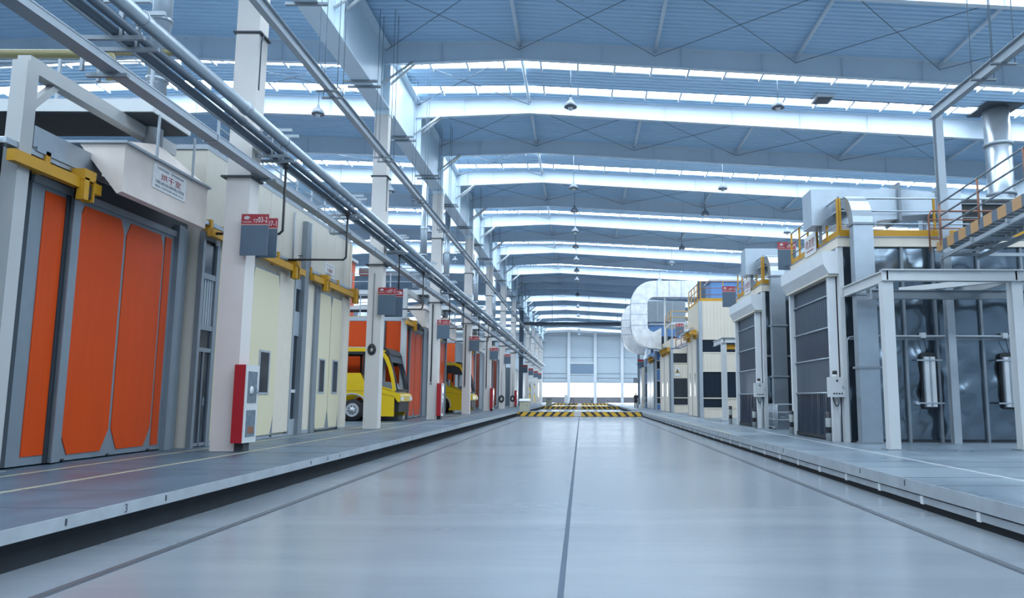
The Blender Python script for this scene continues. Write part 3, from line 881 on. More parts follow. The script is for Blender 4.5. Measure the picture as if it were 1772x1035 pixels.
def oven(dy, words, panel, xback=-15.0, body_start=None, front=True, hood=True, frame=True, back_len=0):
    """booth body + hanging doors, hood, flue, canopy and the post frame beside it"""
    X = -9.72
    y = dy
    bs = 9.0 + y if body_start is None else body_start
    t = thing('drying_booth', words['booth'], 'booth', (X, y + 12.9, 0), 'orange drying booths on the left')
    zt = 5.55
    MB().box(xback, X - 0.12, bs, y + 18.2 + back_len, 0, zt).build('body', M['grey_steel'] if body_start is not None else M['dark_steel'], t)
    if body_start is not None:                 # end wall clad with orange panels facing the hall mouth
        b = MB(); x = X - 0.06
        while x > xback + 1:
            b.box(x - 1.48, x, bs - 0.05, bs, 0.25, zt - 0.22); x -= 1.52
        b.build('end_panels', panel, t)
        MB().box(X - 0.06, X + 0.0, bs - 0.06, bs + 0.2, 0, zt).build('corner_post', M['grey_steel'], t)
        MB().tube([(X - 1.05, bs - 0.12, 0.9), (X - 1.05, bs - 0.12, zt - 0.2)], 0.05, 8).build('conduit', M['dark_steel'], t)
        MB().box(xback, X, bs - 0.06, bs, zt - 0.2, zt + 0.02).build('cornice', M['mid_steel'], t)
    # front wall above the doors
    MB().box(X - 0.12, X - 0.04, y + 12.6, y + 18.2, 5.05, zt).build('lintel', M['dark_steel'], t)
    MB().box(X - 0.02, X + 0.04, y + 12.9, y + 17.7, 5.0, 5.14).build('head_rail', M['grey_steel'], t)
    # narrow leaf
    b = MB(); b.box(X - 0.10, X, y + 12.92, y + 13.98, 0.03, 5.03); lf = b.build('door_leaf', M['door_steel'], t)
    MB().box(X, X + 0.015, y + 13.24, y + 13.78, 0.18, 4.92).build('orange_panel', panel, lf)
    MB().box(X, X + 0.03, y + 13.80, y + 13.90, 0.03, 5.0).build('seal', M['dark_steel'], lf)
    # channel post
    b = MB(); b.box(X - 0.02, X + 0.10, y + 13.90, y + 14.12, 0.03, 5.1); b.box(X + 0.10, X + 0.13, y + 13.86, y + 13.92, 0.03, 5.1)
    b.build('door_post', M['door_steel'], t)
    # wide leaf
    b = MB(); b.box(X - 0.10, X, y + 14.12, y + 17.62, 0.03, 5.03); lf = b.build('door_leaf', M['door_steel'], t)
    MB().prism(chamfer(y + 14.20, y + 15.62, 0.14, 4.92), 'x', X, X + 0.018).build('orange_panel', panel, lf)
    MB().prism(chamfer(y + 15.72, y + 17.12, 0.14, 4.92), 'x', X, X + 0.018).build('orange_panel', panel, lf)
    MB().box(X, X + 0.018, y + 17.20, y + 17.46, 0.14, 4.92).build('orange_panel', panel, lf)
    b = MB()
    for yy in (y + 14.3, y + 15.65, y + 17.1): b.lathe((X + 0.03, yy, 0.04), [(0.03, -0.02), (0.03, 0.02)], 8, axis='x')
    b.build('roller', M['black'], lf)
    b = MB(); b.box(X - 0.10, X + 0.10, y + 17.62, y + 17.86, 0, 5.3); b.box(X - 0.1, X + 0.02, y + 17.86, y + 18.2, 0, 5.3)
    b.build('jamb', M['door_steel'], t)
    yellow_track(y + 11.95, y + 14.2, -9.40, 5.08, words['track'], [y + 13.72], [y + 12.9])
    if hood:
        h = thing('exhaust_hood', words['hood'], 'hood', (-9.4, y + 16.1, 5.2), 'slant-backed exhaust hoods above the booth doors')
        b = MB()
        b.prism([(-9.80, 6.12), (-8.90, 6.12), (-8.90, 5.16), (-9.00, 5.12)], 'y', y + 14.14, y + 17.38)
        b.build('body', M['galv_white'], h)
        b = MB(); b.box(-10.1, -8.84, y + 14.08, y + 17.44, 6.12, 6.17)
        b.build('rim', M['mid_steel'], h)
        b = MB()
        c = [(-10.05, y + 14.14), (-8.9, y + 14.14), (-8.9, y + 17.38), (-10.05, y + 17.38)]
        d = [(-9.66, y + 15.75), (-9.26, y + 15.75), (-9.26, y + 16.15), (-9.66, y + 16.15)]
        b.add([(p[0], p[1], 6.17) for p in c] + [(p[0], p[1], 6.66) for p in d],
              [(0, 1, 5, 4), (1, 2, 6, 5), (2, 3, 7, 6), (3, 0, 4, 7), (4, 5, 6, 7)])
        b.build('pyramid_top', M['galv_white'], h)
        b = MB()
        for yy in (y + 15.15, y + 16.6): b.box(-8.90, -8.87, yy, yy + 0.06, 6.1, 7.1)
        b.build('hanger_strap', M['mid_steel'], h)
        pl = MB(); pl.box(-8.898, -8.885, y + 15.10, y + 16.40, 5.53, 6.05)
        pl = pl.build('name_plate', M['sign_white'], h)
        # lettering reads along the aisle
        if words.get('text', True):
            R, U = (0, 1, 0), (0, 0, 1)
            xo = -8.884
            text(pl, 'lettering', '烘干室', M['ink_red'], (xo, y + 15.39, 5.76), R, U, height=0.15, width=0.78)
            text(pl, 'lettering', '系列涂装设备', M['ink_blue'], (xo, y + 15.77, 5.96), R, U, height=0.05, width=0.5)
            text(pl, 'lettering', 'YUANDONG', M['ink_blue'], (xo, y + 15.23, 5.96), R, U, height=0.05, width=0.45)
            text(pl, 'lettering', '无锡山源涂装设备有限公司制造', M['ink_blue'], (xo, y + 15.19, 5.66), R, U, height=0.07, width=1.13)
            text(pl, 'lettering', '地址 江苏无锡 电话 0510', M['ink_blue'], (xo, y + 15.19, 5.575), R, U, height=0.05, width=1.1)
        f = thing('flue_pipe', words['flue'], 'flue', (-9.53, y + 15.95, 6.62), 'galvanised flues rising from the hoods')
        b = MB(); b.tube([(-9.46, y + 15.95, 6.62), (-9.46, y + 15.95, 15.7)], 0.205, 18)
        b.build('pipe', M['galv'], f)
        for z in (8.2, 9.6, 11.2): MB().lathe((-9.46, y + 15.95, z), [(0.205, -0.05), (0.235, -0.04), (0.235, 0.04), (0.205, 0.05)], 18).build('collar', M['galv'], f)
    if frame:
        p = thing('canopy_frame', words['frame'], 'frame', (-9.6, y + 12.35, 0), 'steel posts with long arms beside the booths')
        MB().box(-9.75, -9.48, y + 12.22, y + 12.50, 0, 6.95).build('post', M['post_grey'], p)
        MB().box(-9.73, -9.50, y + 12.3, y + 17.0, 6.80, 7.06).build('arm', M['post_grey'], p)
        MB().beam((-9.62, y + 12.45, 6.15), (-9.62, y + 13.1, 6.84), 0.14, 0.12).build('knee_brace', M['post_grey'], p)
        MB().box(-9.82, -9.42, y + 12.15, y + 12.57, 0, 0.025).build('base_plate', M['grey_steel'], p)
        c = thing('canopy_slab', words['canopy'], 'canopy', (-12, y + 16, 7.08), 'flat canopies above the booth fronts')
        MB().box(-20, -8.90, y + 14.95, y + 16.45, 7.09, 7.36).build('slab', M['white_steel'], c)
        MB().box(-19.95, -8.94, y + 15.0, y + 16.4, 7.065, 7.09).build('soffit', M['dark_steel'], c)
        b = MB()
        for x in (-13.5, -11.2, -9.2): b.box(x - 0.03, x + 0.03, y + 15.3, y + 15.36, 7.36, 8.4)
        for z in (7.9, 8.35): b.tube([(-16, y + 15.33, z), (-9.1, y + 15.33, z)], 0.02, 6)
        b.build('guard_rail', M['mid_steel'], c)
    return t

oven(0, dict(booth='nearest orange drying booth with tall panelled doors, far left', track='yellow door track beside the nearest white post, far left',
             hood='nearest slant-backed grey hood with white name plate', flue='bright flue rising through the roof above the nearest hood',
             frame='nearest pale post with long arm at the left edge', canopy='nearest flat white canopy above the first hood'), M['orange'])
oven(28.2, dict(booth='orange booth behind the first yellow bus', track='yellow door track right of the first yellow bus',
             hood='second grey hood, right of the first bus', flue='flue above the second hood', frame='pale post with arm just right of the first bus front',
             canopy='flat canopy above the booth behind the first bus'), M['orange'], body_start=41.15, back_len=1.8)
oven(35.9, dict(booth='orange booth between third column and second bus', track='yellow door track left of the second bus',
             hood='third grey hood, left of the fourth column', flue='flue above the third hood', frame='pale post hidden beside the third column',
             canopy='flat canopy over the booth left of the second bus'), M['orange'], body_start=48.5)
oven(50.6, dict(booth='bright orange booth behind the second bus', track='yellow door track past the second bus',
             hood='fourth grey hood, past the second bus', flue='flue above the fourth hood', frame='pale post just past the second bus',
             canopy='flat canopy over the booth past the second bus'), M['orange_b'], body_start=58.2, back_len=1.5)
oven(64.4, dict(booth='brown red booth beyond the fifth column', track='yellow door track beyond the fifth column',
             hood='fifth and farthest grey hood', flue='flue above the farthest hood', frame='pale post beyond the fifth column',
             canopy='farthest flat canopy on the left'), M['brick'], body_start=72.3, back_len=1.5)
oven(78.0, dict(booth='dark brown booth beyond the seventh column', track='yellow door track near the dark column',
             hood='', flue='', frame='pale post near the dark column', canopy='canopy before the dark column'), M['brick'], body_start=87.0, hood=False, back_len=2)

# galvanised box beside the nearest track
t = thing('duct_box', 'low galvanised box above the nearest yellow track', 'duct', (-9.75, 13.4, 5.5))
MB().box(-10.0, -9.55, 12.62, 14.5, 5.52, 5.92).build('box', M['galv'], t)
MB().box(-9.55, -9.47, 12.62, 15.6, 5.46, 5.54).build('lip', M['galv'], t)

t = thing('vent_stack', 'white vent stack at the far left edge above the canopy', 'duct', (-17.5, 22, 5.6))
MB().tube([(-17.5, 22, 5.5), (-17.5, 22, 9.9)], 0.30, 16).build('stack', M['housing'], t)
MB().lathe((-17.5, 22, 9.9), [(0.30, 0), (0.34, 0.03), (0.34, 0.1), (0.0, 0.14)], 16).build('cap', M['galv'], t)
# ------------------------------------------------------------------ left: cream booth
X = -9.40
t = thing('spray_booth', 'long cream booth with ribbed wall and windowed doors, left', 'booth', (X, 18.3, 0))
MB().box(-16, X - 0.08, 18.3, 30.2, 0, 7.4).build('body', M['cream_wall'], t)
MB().box(-16.05, X - 0.02, 18.25, 30.25, 7.40, 7.52).build('cap', M['mid_steel'], t)
b = MB(); b.box(X - 0.08, X - 0.03, 18.3, 30.2, 5.35, 7.4); b.build('upper_wall', M['cream_wall'], t)
MB().box(X - 0.1, X + 0.02, 30.08, 30.22, 0, 7.4).build('corner_trim', M['cream_trim'], t)
# doorway bay at the near end
b = MB()
b.box(X - 0.06, X + 0.06, 18.24, 18.36, 0, 5.3); b.box(X - 0.06, X + 0.04, 19.0, 19.18, 0, 5.3); b.box(X - 0.06, X + 0.04, 18.36, 19.0, 5.12, 5.3)
b.box(X - 0.06, X + 0.03, 18.36, 19.0, 4.14, 4.28); b.box(X - 0.06, X + 0.03, 18.36, 19.0, 2.86, 2.98); b.box(X - 0.06, X + 0.03, 18.36, 19.0, 2.32, 2.42)
b.build('door_frame', M['grey_steel'], t)
MB().box(X - 0.05, X - 0.02, 18.36, 19.0, 4.28, 5.12).build('pane', M['glass'], t)
MB().box(X - 0.05, X - 0.02, 18.36, 19.0, 2.42, 2.86).build('pane', M['glass'], t)
b = MB(); b.box(X - 0.06, X - 0.02, 18.36, 19.0, 2.98, 4.14)
for i in range(5): b.box(X - 0.02, X, 18.42 + i * 0.12, 18.46 + i * 0.12, 2.98, 4.14)
b.build('infill_panel', M['mid_steel'], t)
d = MB(); d.box(X - 0.05, X - 0.01, 18.36, 19.0, 0.02, 2.32); d = d.build('door', M['glass'], t)
b = MB(); b.box(X - 0.01, X + 0.02, 18.66, 18.70, 0.02, 2.32); b.box(X - 0.01, X + 0.02, 18.36, 19.0, 0.02, 0.1); b.build('stile', M['grey_steel'], d)
MB().box(X + 0.02, X + 0.06, 18.72, 18.75, 1.0, 1.2).build('handle', M['galv'], d)
MB().box(X + 0.02, X + 0.08, 18.9, 19.02, 5.06, 5.2).build('lamp_box', M['housing'], t)
# ribbed wall piece
b = MB(); b.box(X - 0.06, X, 19.18, 20.4, 0.14, 5.2)
yy = 19.26
while yy < 20.35: b.box(X, X + 0.012, yy, yy + 0.10, 0.14, 5.2); yy += 0.165
b.build('ribbed_wall', M['cream'], t)
MB().box(X - 0.06, X + 0.02, 19.18, 20.4, 0, 0.14).build('skirting', M['mid_steel'], t)
MB().box(X + 0.012, X + 0.07, 19.86, 20.1, 1.05, 1.6).build('switch_box', M['housing'], t)

def cream_leaf(y0, y1, div, wins):
    b = MB(); b.box(X - 0.06, X + 0.02, y0, y1, 0.04, 4.98)
    lf = b.build('door_leaf', M['grey_steel'], t)
    for a, c in zip([y0 + 0.02] + [d + 0.03 for d in div], [d - 0.03 for d in div] + [y1 - 0.02]):
        MB().prism(chamfer(a, c, 0.10, 4.92, 0.20, 0.62), 'x', X + 0.02, X + 0.034).build('cream_panel', M['cream'], lf)
    for w0, w1, z0, z1 in wins:
        b = MB(); b.box(X + 0.034, X + 0.05, w0, w1, z0, z1); fr = b.build('window_frame', M['mid_steel'], lf)
        MB().box(X + 0.05, X + 0.053, w0 + 0.09, w1 - 0.09, z0 + 0.07, z1 - 0.06).build('pane', M['glass'], fr)
    b = MB()
    for yy in (y0 + 0.15, y1 - 0.15): b.lathe((X + 0.05, yy, 0.05), [(0.03, -0.02), (0.03, 0.02)], 8, axis='x')
    b.build('roller', M['black'], lf)
cream_leaf(20.42, 23.1, [21.15], [(21.85, 22.62, 1.28, 2.58)])
MB().box(X - 0.06, X + 0.01, 23.1, 24.3, 0.12, 5.1).build('wall_panel', M['cream_trim'], t)
MB().box(X - 0.06, X + 0.03, 20.4, 24.3, 0, 0.05).build('skirting', M['mid_steel'], t)
# service door between the leaves
b = MB(); b.box(X - 0.06, X + 0.05, 24.3, 24.38, 0, 5.1); b.box(X - 0.06, X + 0.02, 24.38, 24.86, 4.75, 5.1); b.box(X - 0.06, X + 0.02, 24.38, 24.86, 3.2, 4.0)
b.box(X - 0.06, X + 0.02, 24.38, 24.86, 0, 0.5)
b.build('door_frame', M['mid_steel'], t)
MB().box(X - 0.05, X - 0.03, 24.38, 24.86, 4.0, 4.75).build('pane', M['glass'], t)
d = MB(); d.box(X - 0.05, X - 0.03, 24.38, 24.86, 0.5, 3.2); d = d.build('door', M['glass'], t)
MB().box(X - 0.03, X, 24.38, 24.86, 1.35, 1.45).build('rail', M['housing'], d)
MB().box(X - 0.06, X + 0.14, 24.86, 25.22, 0, 7.1).build('pilaster', M['grey_steel'], t)
MB().box(X - 0.06, X + 0.01, 25.22, 26.15, 0.12, 5.1).build('wall_panel', M['cream_trim'], t)
MB().box(X - 0.06, X + 0.02, 25.22, 26.15, 0, 0.12).build('skirting', M['mid_steel'], t)
MB().box(X - 0.06, X + 0.09, 26.15, 26.55, 0, 5.1).build('door_post', M['grey_steel'], t)
cream_leaf(26.55, 29.25, [27.95], [(26.85, 27.5, 1.33, 2.58), (28.3, 28.98, 1.33, 2.6)])
MB().box(X - 0.06, X + 0.02, 29.25, 30.1, 0.05, 5.1).build('wall_panel', M['cream_trim'], t)
MB().box(X - 0.06, X + 0.06, 29.25, 30.1, 0, 0.05).build('skirting', M['mid_steel'], t)
pl = MB(); pl.box(X - 0.03, X - 0.015, 27.15, 28.25, 5.55, 6.15); pl = pl.build('name_plate', M['sign_white'], t)
xo = X - 0.014
text(pl, 'lettering', '打磨室', M['ink_red'], (xo, 27.4, 5.82), (0, 1, 0), (0, 0, 1), height=0.14, width=0.62)
text(pl, 'lettering', '系列涂装设备', M['ink_blue'], (xo, 27.3, 6.03), (0, 1, 0), (0, 0, 1), height=0.05, width=0.8)
text(pl, 'lettering', '无锡山源涂装设备有限公司制造', M['ink_blue'], (xo, 27.22, 5.71), (0, 1, 0), (0, 0, 1), height=0.06, width=0.96)
text(pl, 'lettering', '地址 江苏无锡 电话 0510', M['ink_blue'], (xo, 27.22, 5.61), (0, 1, 0), (0, 0, 1), height=0.045, width=0.96)
for yy, l in ((24.0, 'left'), (25.55, 'right')):
    MB().tube([(X + 0.03, yy, 5.5), (X + 0.03, yy, 7.2)], 0.03, 8).build('conduit', M['mid_steel'], t)
MB().box(-10.35, -9.45, 18.34, 18.5, 5.6, 7.35).build('end_duct', M['galv'], t)
yellow_track(18.2, 20.6, -9.18, 5.16, 'short yellow door track left of the nearest column', [], [18.4, 19.2])
yellow_track(20.9, 24.5, -9.18, 5.16, 'yellow door track above the first cream door', [23.6], [21.3, 22.6])
yellow_track(25.3, 30.35, -9.18, 5.16, 'yellow door track above the second cream door', [26.5, 30.0], [25.4, 28.3])
def railing(pts, z0, z1, label, m_post, m_rail, n_mid=2, spacing=1.2, name='guard_railing', kick=None, r=0.022):
    t = thing(name, label, 'railing', (pts[0][0], pts[0][1], z0))
    for i in range(len(pts) - 1):
        p, q = Vector(pts[i] + (0,)), Vector(pts[i + 1] + (0,))
        L = (q - p).length; n = max(1, int(round(L / spacing)))
        for j in range(n + 1):
            if j == 0 and i > 0: continue
            c = p + (q - p) * j / n
            MB().box(c.x - 0.028, c.x + 0.028, c.y - 0.028, c.y + 0.028, z0, z1).build('post', m_post, t)
        for k in range(n_mid + 1):
            z = z1 - (z1 - z0) * k / (n_mid + 1)
            MB().tube([(p.x, p.y, z), (q.x, q.y, z)], r if k else r * 1.3, 8).build('rail', m_rail, t)
        if kick:
            MB().beam((p.x, p.y, z0 + 0.1), (q.x, q.y, z0 + 0.1), 0.02, 0.2).build('toe_board', kick, t)
    return t
railing([(-9.55, 19.0), (-9.55, 30.0), (-14.5, 30.0)], 7.52, 8.6, 'grey guard railing on the cream booth roof', M['mid_steel'], M['mid_steel'], 2, 1.4)
t = thing('roof_duct', 'slim galvanised stack on the cream booth roof', 'duct', (-10.3, 23, 7.5))
MB().tube([(-10.3, 22.6, 7.52), (-10.3, 22.6, 8.9)], 0.16, 14).build('stack', M['galv'], t)
MB().lathe((-10.3, 22.6, 8.9), [(0.26, 0), (0.05, 0.16)], 14).build('cowl', M['galv'], t)
# orange plant room and walkway above the bus gap
t = thing('plant_room', 'small orange plant room high above the first bus', 'cabin', (-17, 50, 7.0))
MB().box(-22, -16.5, 49, 54, 5.6, 10.8).build('walls', M['orange_b'], t)
b = MB()
for x in (-21.9, -18.2, -16.6): b.box(x - 0.22, x + 0.14, 48.9, 49.0, 5.6, 10.9)
b.box(-22.1, -16.3, 48.9, 54, 10.8, 11.0); b.build('frame', M['white_steel'], t)
t = thing('walkway', 'steel walkway with rails above the first bus', 'walkway', (-13, 44, 5.7))
MB().box(-18, -10.2, 43, 44.2, 5.62, 5.78).build('deck', M['grate'], t)
b = MB()
for z in (6.2, 6.6, 7.0): b.tube([(-18, 43, z), (-10.2, 43, z)], 0.022, 6)
for i in range(7): b.box(-17.9 + i * 1.28, -17.85 + i * 1.28, 42.98, 43.03, 5.7, 7.0)
b.build('rail', M['mid_steel'], t)
MB().box(-18, -10.2, 42.95, 43.0, 5.6, 5.8).build('toe_board', M['yellow'], t)
t = thing('roof_pipe', 'pale bent ventilation pipe behind the third and fourth columns', 'duct', (-11, 49, 7.2))
MB().tube([(-15, 50.2, 9.6), (-10.7, 50.2, 9.6), (-10.45, 50.2, 9.5), (-10.35, 50.2, 9.2), (-10.35, 50.2, 7.5)], 0.32, 16).build('pipe', M['galv'], t)
t = thing('roof_pipe', 'smaller bent ventilation pipe behind the fifth column', 'duct', (-11, 64, 7.2))
MB().tube([(-15, 66.2, 10.2), (-10.7, 66.2, 10.2), (-10.45, 66.2, 10.1), (-10.35, 66.2, 9.8), (-10.35, 66.2, 7.5)], 0.32, 16).build('pipe', M['galv'], t)

# ------------------------------------------------------------------ buses
def bus(xf, yn, label, lead=True):
    W = 2.5
    t = thing('bus', label, 'bus', (xf - 4.5, yn + W / 2, 0), 'unfinished yellow buses')
    def P(x, z): return (xf + x, z)
    arch = lambda cx: [(cx + 0.74 * math.cos(a), 0.56 + 0.74 * math.sin(a)) for a in [math.radians(d) for d in range(-25, 206, 15)]]
    low = [(-0.95, 0.24), (-0.95, 1.55), (-1.6, 1.74), (-2.5, 2.02), (-2.7, 2.40), (-9.7, 2.40), (-9.75, 0.24)]
    for a in (arch(-7.6)[::-1], arch(-3.05)[::-1]):
        low += a
    for s, y0 in ((0, yn), (1, yn + W - 0.06)):
        b = MB(); b.prism([P(*p) for p in low], 'y', y0, y0 + 0.06)
        nm = b.build('side_panel', M['bus'], t)
        yo = y0 - 0.006 if s == 0 else y0 + 0.06
        c = MB(); c.box(xf - 9.7, xf - 2.1, yo, yo + 0.006, 1.495, 1.51); c.beam((xf - 2.1, yo + 0.003, 1.50), (xf - 0.95, yo + 0.003, 1.22), 0.006, 0.014)
        c.beam((xf - 2.5, yo + 0.003, 1.98), (xf - 1.1, yo + 0.003, 1.5), 0.006, 0.02)
        c.build('crease', M['black'], nm)
        # roof side and pillars
        b = MB(); b.prism([P(-9.75, 3.48), P(-1.95, 3.48), P(-1.55, 3.42), P(-1.45, 3.52), P(-1.9, 3.66), P(-9.7, 3.70)], 'y', y0, y0 + 0.07)
        b.build('cant_rail', M['bus'], t)
        b = MB(); b.prism([P(-9.75, 3.36), P(-1.95, 3.36), P(-1.95, 3.48), P(-9.75, 3.48)], 'y', y0 + 0.01, y0 + 0.06)
        for x in (-8.6, -7.3, -6.0, -4.7, -3.4, -2.55): b.box(xf + x - 0.05, xf + x + 0.05, y0 + 0.01, y0 + 0.05, 2.3, 3.4)
        b.build('window_pillars', M['black'], t)
        b = MB()
        pts = [(-1.85, 3.56), (-1.55, 3.45), (-1.33, 3.2), (-1.15, 2.75), (-0.98, 2.1), (-0.88, 1.5)]
        pin = [(-1.95, 3.44), (-1.68, 3.34), (-1.50, 3.1), (-1.32, 2.7), (-1.15, 2.1), (-1.05, 1.5)]
        b.prism([P(*p) for p in pts] + [P(*p) for p in pin[::-1]], 'y', y0 - 0.01, y0 + 0.08)
        b.build('front_pillar', M['bus' if s == 0 else 'dark_steel'], t)
        b = MB(); b.prism([P(-2.0, 3.36), P(-1.66, 3.32), P(-1.48, 3.05), P(-1.40, 2.8), P(-2.5, 2.9), P(-2.5, 3.36)], 'y', y0 + 0.02, y0 + 0.04)
        b.build('window_shade', M['black'], t)
        # wheels
        for cx in (-3.05, -7.6):
            yw = yn + 0.05 if s == 0 else yn + W - 0.40
            b = MB(); b.lathe((xf + cx, yw, 0.545), [(0.30, 0.0), (0.50, 0.0), (0.545, 0.05), (0.545, 0.27), (0.50, 0.32), (0.30, 0.32)], 28, axis='y')
            w = b.build('wheel', M['tyre'], t)
            b = MB(); sg = -1 if s == 0 else 1; yc = yw - 0.012 if s == 0 else yw + 0.332
            b.lathe((xf + cx, yc, 0.545), [(0.34, 0.012 * -sg), (0.335, 0.02 * sg), (0.30, 0.012 * sg), (0.25, 0.0), (0.12, 0.0), (0.10, 0.05 * sg), (0.001, 0.06 * sg)], 24, axis='y')
            for j in range(10):
                a = j * math.pi / 5
                b.lathe((xf + cx + 0.27 * math.cos(a), yc, 0.545 + 0.27 * math.sin(a)), [(0.02, -0.035), (0.02, 0.035)], 6, axis='y')
            b.build('rim', M['rim'], w)
            b = MB()
            for j in range(8):
                a = j * math.pi / 4 + 0.2
                b.lathe((xf + cx + 0.185 * math.cos(a), yc + 0.004 * sg, 0.545 + 0.185 * math.sin(a)), [(0.035, -0.004), (0.035, 0.004)], 10, axis='y')
            b.build('vent_hole', M['black'], w)
            b = MB()
            ring = [(xf + cx + 0.80 * math.cos(math.radians(d)), y0 + 0.03, 0.56 + 0.80 * math.sin(math.radians(d))) for d in range(-10, 191, 10)]
            b.tube(ring, 0.055, 8); b.build('wheel_arch', M['bus_grey'], t)
    # roof, black front cap, floor, dash
    b = MB(); b.prism([P(-9.75, 3.60), P(-1.9, 3.60), P(-1.9, 3.72), P(-9.7, 3.72)], 'y', yn + 0.06, yn + W - 0.06)
    b.build('roof', M['bus_grey'], t)
    cap = [P(-1.9, 3.66), P(-1.9, 3.74), P(-1.74, 3.74), P(-1.5, 3.68), P(-1.32, 3.55), P(-1.22, 3.36), P(-1.25, 3.26), P(-1.40, 3.32), P(-1.5, 3.36), P(-1.62, 3.46)]
    b = MB(); b.prism(cap, 'y', yn + 0.03, yn + W - 0.03); b.build('front_cap', M['black'], t)
    b = MB()
    for y0 in (yn + 0.05, yn + W - 0.05):
        b.tube([P3 for P3 in [(xf - 1.27, y0, 3.3), (xf - 1.12, y0, 2.8), (xf - 0.94, y0, 2.2), (xf - 0.82, y0, 1.52)]], 0.035, 6)
    b.tube([(xf - 0.82, yn + 0.05, 1.54), (xf - 0.82, yn + W - 0.05, 1.54)], 0.05, 6)
    b.build('windscreen_frame', M['dark_steel'], t)
    b = MB(); b.prism([P(-1.30, 3.28), P(-1.26, 3.28), P(-1.15, 2.95), P(-1.19, 2.95)], 'y', yn + 0.1, yn + W - 0.1)
    b.build('sun_strip', M['dark_steel'], t)
    b = MB(); b.box(xf - 9.7, xf - 0.95, yn + 0.06, yn + W - 0.06, 0.75, 0.9); b.box(xf - 1.0, xf - 0.74, yn + 0.15, yn + W - 0.15, 0.45, 1.25)
    b.box(xf - 9.7, xf - 0.95, yn + 0.7, yn + W - 0.7, 0.45, 0.75)
    b.build('chassis', M['black'], t)
    nose = [P(-0.96, 1.44), P(-0.85, 1.42), P(-0.70, 1.36), P(-0.64, 1.26), P(-0.66, 0.98), P(-0.74, 0.94), P(-0.82, 1.02), P(-0.90, 1.14), P(-0.96, 1.2)]
    b = MB(); b.prism(nose, 'y', yn - 0.005, yn + W + 0.005, smooth=False)
    ns = b.build('bumper', M['bus'], t)
    MB().box(xf - 0.66, xf - 0.60, yn + 0.05, yn + 0.5, 1.02, 1.22).build('headlamp', M['housing'], ns)
    MB().box(xf - 0.66, xf - 0.60, yn + W - 0.5, yn + W - 0.05, 1.02, 1.22).build('headlamp', M['housing'], ns)
    b = MB(); b.box(xf - 1.6, xf - 0.86, yn + 0.3, yn + W - 0.3, 1.4, 1.56); b.prism([P(-1.7, 1.56), P(-1.0, 1.56), P(-1.1, 1.9), P(-1.7, 2.0)], 'y', yn + 0.4, yn + 1.3)
    b.build('dashboard', M['grey_steel'], t)
    b = MB(); b.box(xf - 2.6, xf - 2.1, yn + 0.35, yn + 0.85, 1.3, 1.75); b.box(xf - 2.6, xf - 2.45, yn + 0.35, yn + 0.85, 1.75, 2.45)
    b.build('driver_seat', M['grey_steel'], t)
    b = MB(); b.box(xf - 2.0, xf - 1.86, yn + 1.5, yn + 1.62, 0.9, 3.6)
    b.build('grab_pole', M['bus_grey'], t)
    return t
bus(-8.42, 37.95, 'nearest unfinished yellow bus, front with open windscreen, left gap')
bus(-7.25, 55.0, 'second yellow bus, half hidden by the fourth left column')
bus(-7.5, 143.5, 'farthest yellow bus front, near the end wall')
bus(-7.9, 133.0, 'small yellow bus front just before the farthest one')

# dark panelled booth past the dark column
t = thing('panel_booth', 'grey panelled booth beyond the dark column on the left', 'booth', (-9.4, 104, 0))
MB().box(-16, -9.5, 104, 131, 0, 5.2).build('body', M['grey_steel'], t)
for i in range(5):
    a = 104.6 + i * 5.2
    MB().box(-9.5, -9.42, a, a + 4.6, 0.05, 4.8).build('door_leaf', M['mid_steel' if i % 2 else 'cream_trim'], t)
for y, z, l in ((101.4, 11.05, 'dark cross beam from the dark column over the far aisle'), (125.0, 13.1, 'second dark cross beam, higher and farther over the aisle')):
    t = thing('cross_beam', l, 'beam', (0, y, z))
    MB().ibeam((-7.86, y, z), (9.5, y, z), 0.3, 0.42, 0.03).build('beam', M['column_far'], t)
    for x in (-4, 1, 6): MB().tube([(x, y, z + 0.2), (x, y, B(x) + 0.02)], 0.03, 6).build('hanger', M['rod'], t)
    MB().box(9.3, 9.7, y - 0.2, y + 0.2, 0, z + 0.21).build('post', M['column_far'], t)
